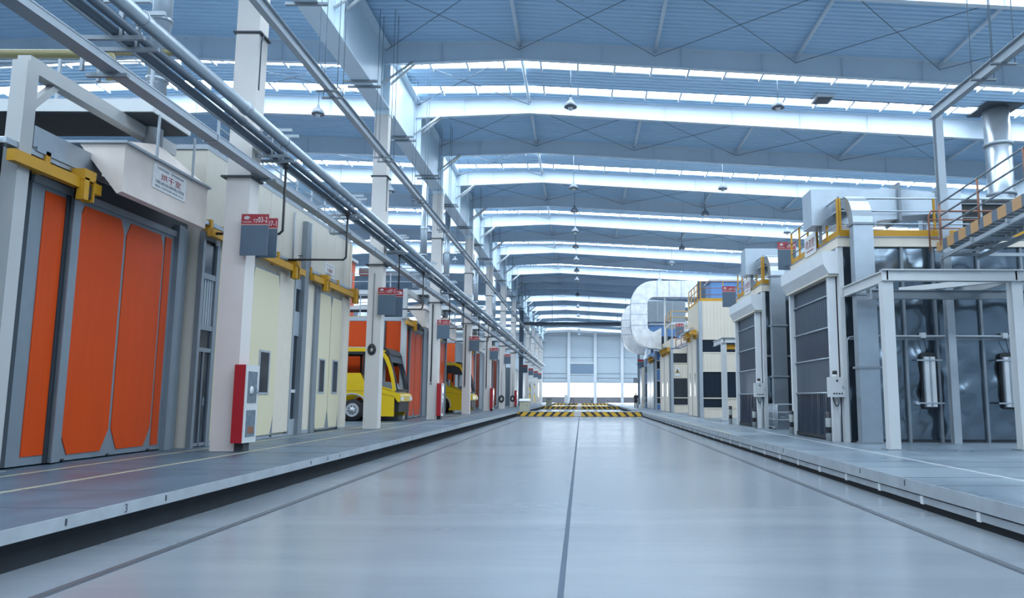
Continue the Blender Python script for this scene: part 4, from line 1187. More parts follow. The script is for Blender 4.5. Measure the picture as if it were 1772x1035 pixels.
# ------------------------------------------------------------------ right: dark galvanised booths with roller doors
def metal_booth(dy, words, full):
    y = dy
    X0 = 7.42
    XE = 19.0
    t = thing('paint_booth', words['booth'], 'booth', (X0, y + 21.4, 0), 'dark galvanised booths on the right')
    MB().box(X0 + 0.12, XE, y + 21.5, y + 26.3, 0, 5.72).build('body', M['dark_steel'], t)
    # bright rippled sheets of the front wall between standing ribs
    edges = [X0 + 0.13, 8.3, 9.25, 10.15, 11.45, 12.7, 14.0, 15.3, 16.6, 17.9, XE]
    for a, c in zip(edges[:-1], edges[1:]):
        b = MB()
        nx, nz = 14, 70
        vs = []
        ph = random.uniform(0, 9)
        for j in range(nz + 1):
            for i in range(nx + 1):
                u, v = i / nx, j / nz
                x, z = a + (c - a) * u, 0.08 + 5.5 * v
                e = math.sin(math.pi * u) ** 0.9 * (1 - abs(2 * ((z / 2.84) % 1.0) - 1) ** 4)
                g = 1.0 if z < 2.9 else 0.45
                d = e * (0.030 + g * (0.024 * math.sin(4.6 * z + 2.4 * x + ph) + 0.016 * math.sin(8.3 * z - 4.5 * x + 2 * ph) + 0.010 * math.sin(6.0 * x + 3.1 * z)))
                vs.append((x, y + 21.47 - d, z))
        b.add(vs, [(j * (nx + 1) + i, j * (nx + 1) + i + 1, (j + 1) * (nx + 1) + i + 1, (j + 1) * (nx + 1) + i) for j in range(nz) for i in range(nx)], 0, True)
        b.build('wall_sheet', M['booth_metal'], t)
    b = MB()
    for x in edges[1:-1]: b.box(x - 0.035, x + 0.035, y + 21.38, y + 21.5, 0, 5.6)
    b.build('standing_rib', M['grey_steel'], t)
    b = MB(); b.box(X0 + 0.05, XE, y + 21.40, y + 21.5, 2.88, 2.96)
    b.build('mid_rail', M['grey_steel'], t)
    MB().box(X0, X0 + 0.13, y + 21.38, y + 21.62, 0, 5.9).build('corner_post', M['white_steel'], t)
    b = MB(); b.box(X0 - 0.02, XE, y + 21.34, y + 21.6, 5.58, 5.84); b.box(X0 - 0.02, X0 + 0.2, y + 21.6, y + 26.3, 5.58, 5.84)
    b.build('fascia', M['cream_trim'], t)
    b = MB(); b.box(X0 - 0.03, XE, y + 21.32, y + 26.3, 5.84, 5.88)
    b.build('roof_deck', M['grey_steel'], t)
    b = MB(); b.box(X0, X0 + 0.12, y + 21.62, y + 26.3, 4.95, 5.58)
    b.build('transom_window', M['glass_grey'], t)
    b = MB()
    for yy in (22.4, 23.6, 24.8): b.box(X0 - 0.01, X0 + 0.13, y + yy, y + yy + 0.07, 4.95, 5.58)
    b.build('mullion', M['cream_trim'], t)
    MB().box(X0, X0 + 0.2, y + 26.0, y + 26.3, 0, 5.6).build('corner_post', M['cream_trim'], t)
    # roller door
    d = thing('roller_door', words['door'], 'roller door', (7.3, y + 23.7, 0), 'fast roller doors on the right')
    b = MB()
    n = 60
    vs = []
    for j in range(2):
        for i in range(n + 1):
            f = i / n
            w = 0.022 * math.sin(i * 1.9) + 0.012 * math.sin(i * 0.7 + 1)
            vs.append((7.33 + w * (1.5 if j == 0 else 0.5), y + 21.85 + 3.85 * f, 0.12 if j == 0 else 1.36))
    b.add(vs, [(i, i + 1, n + 2 + i, n + 1 + i) for i in range(n)], 0, True)
    b.build('curtain_foot', M['curtain'], d)
    for z0, z1, mm in ((1.40, 2.38, 'glass'), (2.42, 3.28, 'curtain'), (3.32, 4.22, 'curtain'), (4.26, 5.0, 'curtain')):
        b = MB(); vs = []
        for j in range(2):
            for i in range(n + 1):
                w = 0.0 if mm == 'glass' else 0.010 * math.sin(i * 2.1 + z0)
                vs.append((7.33 + w, y + 21.85 + 3.85 * i / n, z0 if j == 0 else z1))
        b.add(vs, [(i, i + 1, n + 2 + i, n + 1 + i) for i in range(n)], 0, True)
        b.build('vision_panel' if mm == 'glass' else 'curtain', M['vision'] if mm == 'glass' else M['curtain'], d)
    for z in (1.38, 2.40, 3.30, 4.24):
        MB().tube([(7.30, y + 21.82, z), (7.30, y + 25.72, z)], 0.028, 8).build('stiffener_bar', M['galv'], d)
    MB().box(7.26, 7.36, y + 21.85, y + 25.7, 0.03, 0.13).build('bottom_bar', M['black'], d)
    for y0 in (21.66, 25.68):
        MB().box(7.18, 7.40, y + y0, y + y0 + 0.16, 0, 4.86).build('guide_rail', M['housing'], d)
    prof = [(7.42, 5.46), (6.98, 5.46), (6.98, 5.08), (7.14, 4.80), (7.42, 4.80)]
    b = MB(); b.prism(prof, 'y', y + 21.42, y + 26.02); b.build('roll_housing', M['housing'], d)
    b = MB(); b.box(7.12, 7.42, y + 21.5, y + 25.95, 4.74, 4.80); b.build('housing_sill', M['cream_trim'], d)
    # riser duct with elbow in front of the wall
    r = thing('riser_duct', words['duct'], 'duct', (7.75, y + 20.9, 0), 'rectangular riser ducts in front of the booth walls')
    xa, xb, ya, yb = 7.62, 8.18, y + 20.66, y + 20.98
    b = MB(); b.box(xa, xb, ya, yb, 0.05, 6.10); b.build('riser', M['galv'], r)
    for z in (2.07, 4.1, 6.1):
        MB().box(xa - 0.05, xb + 0.05, ya - 0.05, yb + 0.05, z - 0.03, z + 0.03).build('flange', M['grey_steel'], r)
    MB().box(xa - 0.03, xb + 0.03, ya - 0.03, yb + 0.03, 0, 0.06).build('foot', M['grey_steel'], r)
    arc = []
    R1, zc, yc = 0.98, 6.13, ya + 0.98
    for i in range(9):
        a = math.pi - i * math.pi / 16
        arc.append((yc + R1 * math.cos(a), zc + R1 * math.sin(a)))
    inn = []
    for i in range(9):
        a = math.pi / 2 + i * math.pi / 16
        inn.append((yc + 0.64 * math.cos(a), zc + 0.64 * math.sin(a)))
    b = MB(); b.prism(arc + [(y + 22.3, zc + R1), (y + 22.3, zc + 0.64)] + inn, 'x', xa, xb)
    b.build('elbow', M['galv'], r)
    MB().box(xa - 0.04, xa, ya + 1.02, ya + 1.10, zc + 0.4, zc + R1 + 0.05).build('seam', M['grey_steel'], r)
    h = thing('roof_duct', words['roofduct'], 'duct', (9.2, y + 22.8, 6.8), 'galvanised cross ducts on the booth roofs')
    MB().box(6.98, 8.95, y + 22.3, y + 23.2, 6.42, 7.55).build('inner_box', M['galv'], h)
    b = MB(); b.prism([(8.95, 6.55), (9.15, 6.60), (9.6, 6.62), (9.6, 7.55), (9.15, 7.62), (8.95, 7.5)], 'y', y + 22.3, y + 23.2)
    b.build('elbow', M['galv'], h)
    MB().box(9.6, 9.68, y + 22.2, y + 23.3, 6.55, 7.75).build('flange', M['grey_steel'], h)
    b = MB(); b.prism([(9.68, 6.72), (10.8, 6.80), (10.8, 7.44), (9.68, 7.56)], 'y', y + 22.3, y + 23.2)
    b.build('cross_duct', M['galv'], h)
    MB().box(10.8, 10.86, y + 22.2, y + 23.3, 6.68, 7.55).build('flange', M['grey_steel'], h)
    b = MB()
    for i in range(4): b.box(10.86 + i * 0.05, 10.89 + i * 0.05, y + 22.35, y + 23.15, 6.75, 7.45)
    b.build('flexible_joint', M['black'], h)
    MB().box(11.05, 11.5, y + 22.2, y + 23.4, 5.9, 7.55).build('fan_case', M['galv'], h)
    b = MB()
    for x in (7.3, 8.8, 10.5): b.box(x - 0.04, x + 0.04, y + 22.5, y + 22.58, 5.88, 6.6)
    b.build('leg', M['grey_steel'], h)
    b = MB(); b.box(8.3, 10.6, y + 23.5, y + 26.0, 5.88, 5.95)
    b.add([(8.3, y + 23.5, 5.95), (10.6, y + 23.5, 5.95), (10.6, y + 26, 5.95), (8.3, y + 26, 5.95), (9.4, y + 24.6, 6.4)], [(0, 1, 4), (1, 2, 4), (2, 3, 4), (3, 0, 4)])
    b.build('plenum_lid', M['galv_white'], h)
    # roof railing: yellow posts, grey rails and a yellow toe board
    railing([(7.45, y + 26.2), (7.45, y + 21.42)], 5.88, 7.02, words['rail_side'], M['yellow'], M['galv'], 2, 0.95, kick=M['yellow'])
    railing([(7.52, y + 21.40), (18.5, y + 21.40)], 5.88, 7.02, words['rail_front'], M['yellow'], M['galv'], 2, 2.75, kick=M['yellow'])
    # white notice wired to the side railing
    s = thing('notice_board', words['notice'], 'sign', (7.38, y + 23.8, 5.7), 'white notices wired to the roof railings')
    MB().box(7.375, 7.39, y + 23.25, y + 24.45, 5.80, 6.46).build('board', M['sign_white'], s)
    text(s, 'lettering', '喷漆室', M['ink_red'], (7.374, y + 24.32, 6.03), (0, -1, 0), (0, 0, 1), height=0.30, width=0.92)
    b = MB(); b.box(7.370, 7.375, y + 23.5, y + 24.25, 5.93, 5.96); b.build('underline', M['ink_red'], s)
    # control box with beacon
    c = thing('control_box', words['control'], 'control box', (7.2, y + 21.55, 1.22), 'grey control boxes beside the roller doors')
    MB().box(7.02, 7.44, y + 21.34, y + 21.62, 1.26, 1.82).build('case', M['white_steel'], c)
    b = MB()
    for i in range(4): b.lathe((7.12 + 0.075 * i, y + 21.34, 1.36), [(0.022, -0.02), (0.022, 0)], 8, axis='y')
    b.lathe((7.22, y + 21.34, 1.72), [(0.03, -0.02), (0.03, 0)], 8, axis='y')
    b.build('button', M['black'], c)
    MB().box(7.36, 7.40, y + 21.32, y + 21.34, 1.50, 1.57).build('key_switch', M['galv'], c)
    MB().lathe((7.21, y + 21.48, 1.82), [(0.07, 0), (0.07, 0.07), (0.06, 0.08)], 14).build('beacon_base', M['sign_white'], c)
    MB().lathe((7.21, y + 21.48, 1.90), [(0.065, 0), (0.065, 0.10), (0.0, 0.11)], 14).build('beacon', M['black'], c)
    pts = [(7.12 + 0.22 * i / 10, y + 21.45, 1.26 - 0.26 * math.sin(math.pi * i / 10)) for i in range(11)]
    MB().tube(pts, 0.016, 6).build('cable_loop', M['black'], c)
    MB().tube([(7.30, y + 21.40, 0.02), (7.30, y + 21.40, 1.26)], 0.018, 6).build('conduit', M['galv'], c)
    if full:
        # conduit with junction boxes and two strip lights
        k = thing('wall_conduit', 'pale horizontal conduit with two white boxes on the dark booth wall', 'conduit', (9, y + 21.3, 2.9))
        MB().tube([(8.1, y + 21.33, 2.98), (15, y + 21.33, 2.98)], 0.035, 8).build('pipe', M['mid_steel'], k)
        MB().tube([(7.56, y + 21.34, 0.05), (7.56, y + 21.34, 2.86), (7.62, y + 21.34, 2.96), (7.8, y + 21.34, 2.98)], 0.014, 6).build('feed', M['galv'], k)
        for x in (9.70, 12.02):
            MB().box(x - 0.07, x + 0.07, y + 21.26, y + 21.38, 2.93, 3.08).build('junction_box', M['housing'], k)
            MB().tube([(x, y + 21.28, 2.93), (x + 0.12, y + 21.33, 2.50)], 0.01, 5).build('lead', M['black'], k)
        for x, l in ((9.80, 'left strip lamp with two white tubes on the dark booth wall'), (12.04, 'right strip lamp with two white tubes, near the right edge')):
            q = thing('strip_light', l, 'lamp', (x, y + 21.35, 0.95), 'upright strip lamps on the booth wall')
            pr = []
            w, z0, z1, rr = 0.19, 0.93, 2.52, 0.09
            for cx, cz, a0 in ((x + w - rr, z1 - rr, 0), (x - w + rr, z1 - rr, 90), (x - w + rr, z0 + rr, 180), (x + w - rr, z0 + rr, 270)):
                for a in range(0, 91, 15): pr.append((cx + rr * math.cos(math.radians(a0 + a)), cz + rr * math.sin(math.radians(a0 + a))))
            MB().prism(pr, 'y', y + 21.30, y + 21.42).build('back_plate', M['black'], q)
            MB().box(x - 0.15, x + 0.17, y + 21.22, y + 21.30, 0.99, 2.40).build('body', M['mid_steel'], q)
            for dx in (-0.075, 0.105):
                MB().box(x + dx - 0.055, x + dx + 0.055, y + 21.20, y + 21.22, 1.0, 2.39).build('tube', M['housing'], q)
            for z in (1.10, 2.30):
                MB().box(x - 0.36, x + 0.36, y + 21.185, y + 21.20, z - 0.022, z + 0.022).build('strap', M['mid_steel'], q)
    return t

metal_booth(0, dict(booth='nearest dark metal booth with rippled shiny wall, right', door='nearest dark roller door with white frame, right',
                    duct='nearest tall rectangular riser duct against the shiny wall', roofduct='nearest cross duct with flanges on the booth roof',
                    rail_side='yellow railing on the roof above the nearest roller door', rail_front='long yellow railing along the nearest booth front edge',
                    notice='white notice with red characters above the nearest roller door', control='grey control box with beacon by the nearest roller door'), True)
metal_booth(9.25, dict(booth='second dark metal booth, behind the low gate', door='second dark roller door with white frame',
                    duct='second riser duct, behind the low gate', roofduct='second cross duct, left of the red 01-P1 sign',
                    rail_side='yellow railing on the roof above the second roller door', rail_front='yellow railing along the second booth front edge',
                    notice='small white notice above the second roller door', control='grey control box by the second roller door'), False)

# steel portal frames
def portal(dy, label, lab2, full=True):
    y = dy
    p = thing('portal_frame', label, 'frame', (7.6, y + 18.4, 0), 'pale steel portal frames on the right')
    X1, X2, ya = 7.54, 10.72, y + 18.3
    posts = ((X1, ya), (X2, ya)) if full else ((X1, ya),)
    for x, yy in posts:
        MB().box(x - 0.13, x + 0.13, yy, yy + 0.26, 0.02, 4.1).build('post', M['white_steel'], p)
        MB().box(x - 0.22, x + 0.22, yy - 0.08, yy + 0.34, 0, 0.025).build('base_plate', M['grey_steel'], p)
    b = MB()
    xe = 14.0 if full else 9.6
    b.box(X1 - 0.14, xe, ya, ya + 0.03, 4.1, 4.38); b.box(X1 - 0.14, xe, ya - 0.08, ya + 0.14, 4.36, 4.39); b.box(X1 - 0.14, xe, ya - 0.08, ya + 0.14, 4.10, 4.12)
    b.build('front_beam', M['white_steel'], p)
    for x in (X1, X2) if full else (X1,):
        b = MB(); b.box(x - 0.02, x + 0.02, ya, y + 21.32, 4.12, 4.37); b.box(x - 0.07, x + 0.07, ya, y + 21.32, 4.36, 4.39); b.box(x - 0.07, x + 0.07, ya, y + 21.32, 4.1, 4.12)
        b.build('side_beam', M['white_steel'], p)
    if full:
        MB().beam((X2 - 1.9, ya + 2.3, 4.2), (X2, ya + 0.2, 4.2), 0.16, 0.14).build('diagonal', M['white_steel'], p)
    d = thing('hoist_beam', lab2, 'beam', (9, y + 20.0, 4.0))
    b = MB(); b.ibeam((7.72, y + 19.9, 3.98), (xe, y + 19.9, 3.98), 0.15, 0.24, 0.015)
    b.build('beam', M['grey_steel'] if full else M['yellow'], d)
    b = MB(); b.box(7.66, 7.72, y + 19.78, y + 20.02, 3.84, 4.12); b.build('end_stop', M['mid_steel'], d)
    b = MB()
    for x in (7.9, xe - 0.6): b.box(x - 0.04, x + 0.04, y + 19.86, y + 19.94, 4.1, 4.13)
    b.build('clip', M['mid_steel'], d)
portal(0, 'pale steel portal frame standing before the dark booth, right foreground', 'dark hoist beam slung under the nearest portal frame')
portal(21.4, 'pale post and beam before the cream booth windows', 'yellow hoist beam before the cream booth windows', False)

# bollards
def bollard(x, y, h, label):
    t = thing('bollard', label, 'bollard', (x, y, 0), 'banded bollards along the right platform')
    MB().lathe((x, y, 0.0), [(0.078, 0), (0.078, h - 0.03), (0.05, h), (0.0, h)], 16).build('tube', M['bollard'], t)
    MB().lathe((x, y, 0.0), [(0.13, 0), (0.13, 0.015), (0.08, 0.02)], 14).build('base_plate', M['grey_steel'], t)
bollard(6.98, 21.5, 0.84, 'banded bollard by the right post of the nearest roller door')
bollard(7.12, 25.75, 0.80, 'banded bollard by the left post of the nearest roller door')
bollard(7.05, 31.0, 0.78, 'banded bollard at the right of the second roller door')
bollard(6.95, 35.4, 0.86, 'banded bollard at the left of the second roller door')
# low gate between the two dark booths
g = thing('safety_gate', 'low pale tubular gate between the two dark booths', 'gate', (7.6, 29.5, 0))
b = MB()
for z in (0.1, 0.40, 0.68, 0.98): b.tube([(7.40, 28.95, z), (7.52, 30.4, z)], 0.022, 8)
for f in (0.0, 0.25, 0.5, 0.75, 1.0):
    b.tube([(7.40 + 0.12 * f, 28.95 + 1.45 * f, 0.08), (7.40 + 0.12 * f, 28.95 + 1.45 * f, 0.98)], 0.022, 8)
b.build('side_leaf', M['mid_steel'], g)
b = MB()
for z in (0.40, 0.68, 0.98): b.tube([(7.45, 28.9, z), (8.6, 28.9, z)], 0.022, 8)
for x in (7.45, 8.55): b.tube([(x, 28.9, 0.05), (x, 28.9, 0.98)], 0.028, 8)
b.build('front_leaf', M['mid_steel'], g)
b = MB()
for o in (0, 0.16):
    b.tube([(7.6, 28.95, 0.66 - o), (7.75, 28.95, 0.66 - o), (8.25, 28.95, 0.18 - o * 0.5)], 0.02, 8)
b.build('stair_rail', M['mid_steel'], g)

# gangway coming towards the camera at the upper right
t = thing('gangway', 'steel gangway with striped edge and rusty rails, upper right', 'walkway', (10.3, 17, 5.3))
XA, XB = 9.86, 10.95
def gz(y): return 5.42 + (20.4 - y) * 0.06
b = MB(); b.prism([(20.45, gz(20.4) - 0.18), (13.0, gz(13) - 0.18), (13.0, gz(13) + 0.10), (20.45, gz(20.4) + 0.10)], 'x', XA - 0.03, XA)
b.build('stringer', M['hazard_st'], t)
b = MB(); b.prism([(20.45, gz(20.4) - 0.18), (13.0, gz(13) - 0.18), (13.0, gz(13) + 0.10), (20.45, gz(20.4) + 0.10)], 'x', XB, XB + 0.03)
b.build('stringer', M['mid_steel'], t)
b = MB()
yy = 20.3
while yy > 13.1:
    b.box(XA, XB, yy - 0.22, yy, gz(yy) - 0.06, gz(yy) - 0.03); yy -= 0.26
b.build('tread', M['grate'], t)
b = MB()
for z in (-0.35,):
    for x in (XA + 0.05, XB - 0.05): b.beam((x, 20.4, gz(20.4) + z), (x, 13.0, gz(13) + z), 0.08, 0.1)
    for yy in (20.2, 18.6, 17.0, 15.4): b.beam((XA - 0.05, yy, gz(yy) - 0.3), (XB + 3.2, yy, gz(yy) - 0.3), 0.07, 0.09)
    b.beam((XA + 0.05, 20.2, gz(20.2) - 0.35), (XB, 18.6, gz(18.6) - 0.35), 0.05, 0.06)
b.build('under_frame', M['mid_steel'], t)
for yy in (20.2, 18.2, 16.2, 14.2):
    MB().tube([(XA - 0.01, yy, gz(yy) - 0.05), (XA - 0.01, yy, gz(yy) + 1.12)], 0.03, 8).build('rail_post', M['rust'], t)
for o in (0.42, 0.78, 1.12):
    MB().tube([(XA - 0.01, 20.2, gz(20.2) + o), (XA - 0.01, 13.0, gz(13) + o)], 0.026, 8).build('handrail', M['grey_steel'], t)
b = MB()
b.tube([(9.72, 20.6, 5.3), (9.72, 20.6, 6.30), (9.80, 20.6, 6.45), (11.6, 20.6, 6.45)], 0.026, 8)
for z in (5.65, 5.95, 6.2): b.tube([(9.72, 20.6, z), (11.6, 20.6, z)], 0.02, 8)
b.build('end_guard', M['rust'], t)

# louvred unit, big stack and pale box on the roof at the upper right
t = thing('air_handler', 'dark louvred air unit on the roof behind the gangway', 'air unit', (12.7, 24.5, 5.9))
MB().box(11.9, 14.0, 23.9, 26.0, 5.88, 7.75).build('case', M['galv'], t)
b = MB()
for c in (12.02, 13.05):
    b.box(c, c + 0.92, 23.87, 23.9, 6.0, 7.65)
b.build('opening', M['black'], t)
b = MB()
for c in (12.02, 13.05):
    for i in range(7): b.beam((c, 23.84, 6.12 + i * 0.23), (c + 0.92, 23.84, 6.12 + i * 0.23), 0.10, 0.03)
b.build('louvre', M['grey_steel'], t)
t = thing('exhaust_stack', 'wide round exhaust stack reaching the roof, upper right', 'duct', (19.6, 34, 6))
MB().tube([(19.5, 34, 5.9), (19.5, 34, 14.78)], 0.57, 28).build('stack', M['galv'], t)
for z in (13.0, 10.6, 8.5): MB().lathe((19.5, 34, z), [(0.57, -0.08), (0.64, -0.06), (0.64, 0.06), (0.57, 0.08)], 28).build('collar', M['grey_steel'], t)
MB().box(18.6, 20.4, 33.1, 34.9, 14.70, 14.78).build('roof_curb', M['dark_steel'], t)
t = thing('roof_box', 'pale ribbed box on the roof at the right edge', 'duct', (17, 28, 5.9))
MB().box(15.5, 19.0, 27.5, 30.0, 5.9, 8.4).build('box', M['cream_rib_x'], t)

# ------------------------------------------------------------------ right: cream booths further down
def cream_booth(y0, y1, H, words, xw=15.0, kind='cream'):
    X0 = 7.36
    wallm = M['cream_rib_x'] if kind == 'cream' else M['blue']
    t = thing('panel_booth', words['booth'], 'booth', (X0, y0, 0), 'panelled booths far down the right side')
    MB().box(X0 + 0.06, xw, y0 + 0.06, y1, 0, H).build('body', M['cream_rib'] if kind == 'cream' else M['blue'], t)
    k = H / 7.2
    zs = [(0, 0.55), (2.85, 3.95), (4.85, H)] if H > 6.5 else [(0, 0.6), (2.75, 3.9), (4.8, H)]
    for a, c in zs:
        MB().box(X0, xw, y0, y0 + 0.06, a, c).build('wall_panel', wallm, t)
    for z0, z1 in ((1.22, 2.80), (0.62, 1.15), (4.02, 4.78)):
        x = X0 + 0.12; i = 0
        while x < xw - 1:
            w = 1.15
            MB().box(x, x + w, y0 + 0.02, y0 + 0.05, z0, z1).build('window', M['glass'] if not (z0 < 1 and i % 2) else wallm, t)
            x += w + 0.12; i += 1
    b = MB()
    x = X0 + 0.06
    while x < xw:
        b.box(x - 0.05, x + 0.05, y0 - 0.03, y0 + 0.06, 0.55, 4.9 if H > 6 else 4.85); x += 1.27
    for z in (0.57, 1.18, 2.83, 3.98, 4.82): b.box(X0, xw, y0 - 0.02, y0 + 0.06, z - 0.035, z + 0.035)
    b.build('window_frame', M['cream_trim'], t)
    MB().box(X0 - 0.06, X0 + 0.14, y0 - 0.06, y0 + 0.12, 0, H).build('corner_post', M['mid_steel'], t)
    # aisle face: leaf pair with slit windows
    L = y1 - y0
    MB().box(X0, X0 + 0.06, y0 + 0.1, y1, 4.95, H).build('upper_wall', M['cream_rib'] if kind == 'cream' else M['blue'], t)
    for a in (y0 + 0.9, y0 + 0.9 + (L - 1.2) / 2):
        w = (L - 1.2) / 2 - 0.06
        b = MB(); b.box(X0 - 0.10, X0, a, a + w, 0.04, 4.9); lf = b.build('door_leaf', M['galv'] if kind != 'cream' else M['cream_trim'], t)
        MB().box(X0 - 0.11, X0 - 0.10, a + w * 0.3, a + w * 0.3 + 0.36, 1.3, 2.75).build('slit_window', M['glass'], lf)
        MB().box(X0 - 0.115, X0 - 0.10, a + w - 0.08, a + w, 0.04, 4.9).build('seal', M['grey_steel'], lf)
    MB().box(X0 - 0.12, X0, y0 + 0.55, y0 + 0.85, 0, 4.95).build('door_post', M['grey_steel'], t)
    return t
cream_booth(46.6, 51.8, 7.2, dict(booth='tall cream booth with large dark windows, right'))
yellow_track(46.8, 51.9, 7.10, 5.1, 'yellow door track on the tall cream booth corner', [47.4, 50.2], [46.9, 49.0])
railing([(7.45, 51.8), (7.45, 46.7), (14.5, 46.7)], 7.2, 8.45, 'yellow and rusty railing on the tall cream booth roof', M['yellow'], M['rust'], 2, 1.3, kick=M['yellow'])
cream_booth(61.5, 70.0, 6.0, dict(booth='lower cream booth with warning triangle, right'))
yellow_track(61.6, 67.4, 7.10, 4.95, 'yellow door track on the lower cream booth', [62.2, 64.4, 66.4], [63.0, 65.5])
w = thing('warning_sign', 'yellow warning triangle on a white plate, lower cream booth', 'sign', (7.75, 61.46, 3.1))
MB().box(7.62, 8.02, 61.44, 61.46, 2.95, 3.62).build('plate', M['sign_white'], w)
b = MB(); b.prism([(7.65, 3.18), (7.99, 3.18), (7.82, 3.55)], 'y', 61.43, 61.44); b.build('triangle', M['black'], w)
b = MB(); b.prism([(7.70, 3.21), (7.94, 3.21), (7.82, 3.48)], 'y', 61.42, 61.43); b.build('triangle_field', M['yellow'], w)
b = MB(); b.box(7.79, 7.85, 61.415, 61.42, 3.24, 3.40); b.build('symbol', M['black'], w)
cream_booth(75.0, 84.0, 5.8, dict(booth='blue and grey booth below the foil duct'), kind='blue')
yellow_track(75.2, 80.8, 7.10, 4.9, 'yellow door track on the blue booth', [76, 78.5], [77])
cream_booth(88.0, 94.0, 5.6, dict(booth='farthest blue booth on the right, beyond the walking person'), kind='blue')
yellow_track(88.2, 93.8, 7.10, 4.9, 'farthest yellow door track on the right', [89, 92], [90])
t = thing('roof_cabin', 'blue box on the tall cream booth roof', 'cabin', (11, 50, 7.2))
MB().box(8.6, 13.5, 49.5, 51.6, 7.2, 8.9).build('walls', M['blue'], t)
MB().box(8.5, 13.6, 49.4, 51.7, 8.9, 9.0).build('roof', M['mid_steel'], t)
t = thing('roof_cabin', 'pale blue gabled box beside the foil duct', 'cabin', (8.2, 70, 6.0))
MB().box(6.6, 9.4, 72.0, 74.5, 5.9, 8.1).build('walls', M['blue'], t)
MB().box(6.5, 9.5, 71.9, 74.6, 8.1, 8.25).build('roof', M['mid_steel'], t)
MB().box(7.6, 9.2, 71.95, 72.0, 6.1, 7.0).build('window', M['glass'], t)
t = thing('gangway', 'small gangway with rusty rails beside the lower cream booth', 'walkway', (8, 59, 5.3))
b = MB(); b.beam((7.3, 58.5, 5.0), (8.9, 60.9, 5.7), 0.8, 0.12); b.build('deck', M['grate'], t)
b = MB()
for o in (0.0, 0.55, 1.1): b.tube([(7.3, 58.1, 5.05 + o), (8.9, 60.5, 5.75 + o)], 0.03, 6)
for f in (0, 0.33, 0.66, 1): b.tube([(7.3 + 1.6 * f, 58.1 + 2.4 * f, 5.0 + 0.7 * f), (7.3 + 1.6 * f, 58.1 + 2.4 * f, 6.15 + 0.7 * f)], 0.03, 6)
b.build('rail', M['rust'], t)
b = MB(); b.beam((8.9, 60.9, 5.6), (9.1, 61.5, 5.6), 0.8, 0.1); b.build('bracket', M['mid_steel'], t)
t = thing('walkway', 'railed walkway above the lower cream booth', 'walkway', (8, 64, 8))
b = MB(); b.box(7.4, 10, 62, 66, 7.2, 7.4); b.build('deck', M['white_steel'], t)
b = MB()
for z in (7.8, 8.3): b.tube([(7.4, 66, z), (7.4, 62, z), (10, 62, z)], 0.03, 6)
for p in ((7.4, 66), (7.4, 64), (7.4, 62), (8.7, 62), (10, 62)): b.tube([(p[0], p[1], 7.3), (p[0], p[1], 8.3)], 0.03, 6)
b.build('rail', M['yellow'], t)
b = MB()
for p in ((7.5, 65.9), (7.5, 62.1), (9.9, 62.1)): b.box(p[0] - .06, p[0] + .06, p[1] - .06, p[1] + .06, 6.0, 7.2)
b.build('leg', M['mid_steel'], t)

# big foil-clad C ducts
def cduct(y, xl, xr_top, xr_bot, ztop, zbot, w, d, label):
    t = thing('foil_duct', label, 'duct', ((xl + xr_top) / 2, y, zbot), 'large foil clad ducts on the right')
    R = 2.1; r = R - w if R > w else 0.3
    r = max(0.45, R - w)
    out = [(xr_top, ztop)]
    for i in range(9):
        a = math.pi / 2 + i * math.pi / 16
        out.append((xl + R + R * math.cos(a), ztop - R + R * math.sin(a)))
    for i in range(9):
        a = math.pi + i * math.pi / 16
        out.append((xl + R + R * math.cos(a), zbot + R + R * math.sin(a)))
    out.append((xr_bot, zbot - 0.1))
    inn = [(xr_bot, zbot + w * 1.25), (xr_bot - 0.5, zbot + w + 0.1)]
    for i in range(9):
        a = 1.5 * math.pi - i * math.pi / 16
        inn.append((xl + w + r + r * math.cos(a), zbot + w + r + r * math.sin(a)))
    for i in range(9):
        a = math.pi - i * math.pi / 16
        inn.append((xl + w + r + r * math.cos(a), ztop - w - r + r * math.sin(a)))
    inn.append((xr_top, ztop - w))
    MB().prism(out + inn, 'y', y, y + d).build('duct', M['foil'], t)
    b = MB()
    for x in [xl + R + 0.3 + 1.1 * i for i in range(int((xr_top - xl - R) / 1.1))]:
        b.box(x - 0.03, x + 0.03, y - 0.03, y + d + 0.03, ztop - w - 0.03, ztop + 0.03)
    for z in (ztop - R, (ztop + zbot) / 2, zbot + R):
        b.box(xl - 0.03, xl + w + 0.03, y - 0.03, y + d + 0.03, z - 0.03, z + 0.03)
    b.build('band', M['galv'], t)
    b = MB()
    for x in (xl + R + 1.0, xl + R + 3.2):
        if x < xr_top: b.box(x - 0.08, x + 0.08, y + 0.2, y + 0.36, zbot + w if x < xr_bot else 6.0, ztop - w)
    b.build('prop', M['white_steel'], t)
cduct(68.0, 4.5, 10.6, 7.25, 11.8, 5.6, 1.5, 1.5, 'nearer big foil clad C-shaped duct, right of centre')
cduct(82.0, 4.4, 10.6, 6.9, 11.7, 5.9, 1.5, 1.4, 'farther foil clad duct, partly behind the nearer one')
t = thing('filter_unit', 'dark grey box seen inside the curve of the foil duct', 'air unit', (9, 72, 8.2))
MB().box(6.1, 10.4, 74.8, 77, 8.7, 10.8).build('case', M['grey_steel'], t)
b = MB()
for x in (7.6, 9.1): b.box(x - 0.04, x + 0.04, 74.76, 74.8, 8.7, 10.8)
for x in (6.3, 10.2): b.box(x - 0.08, x + 0.08, 75, 75.2, 5.8, 8.7)
b.build('frame', M['mid_steel'], t)
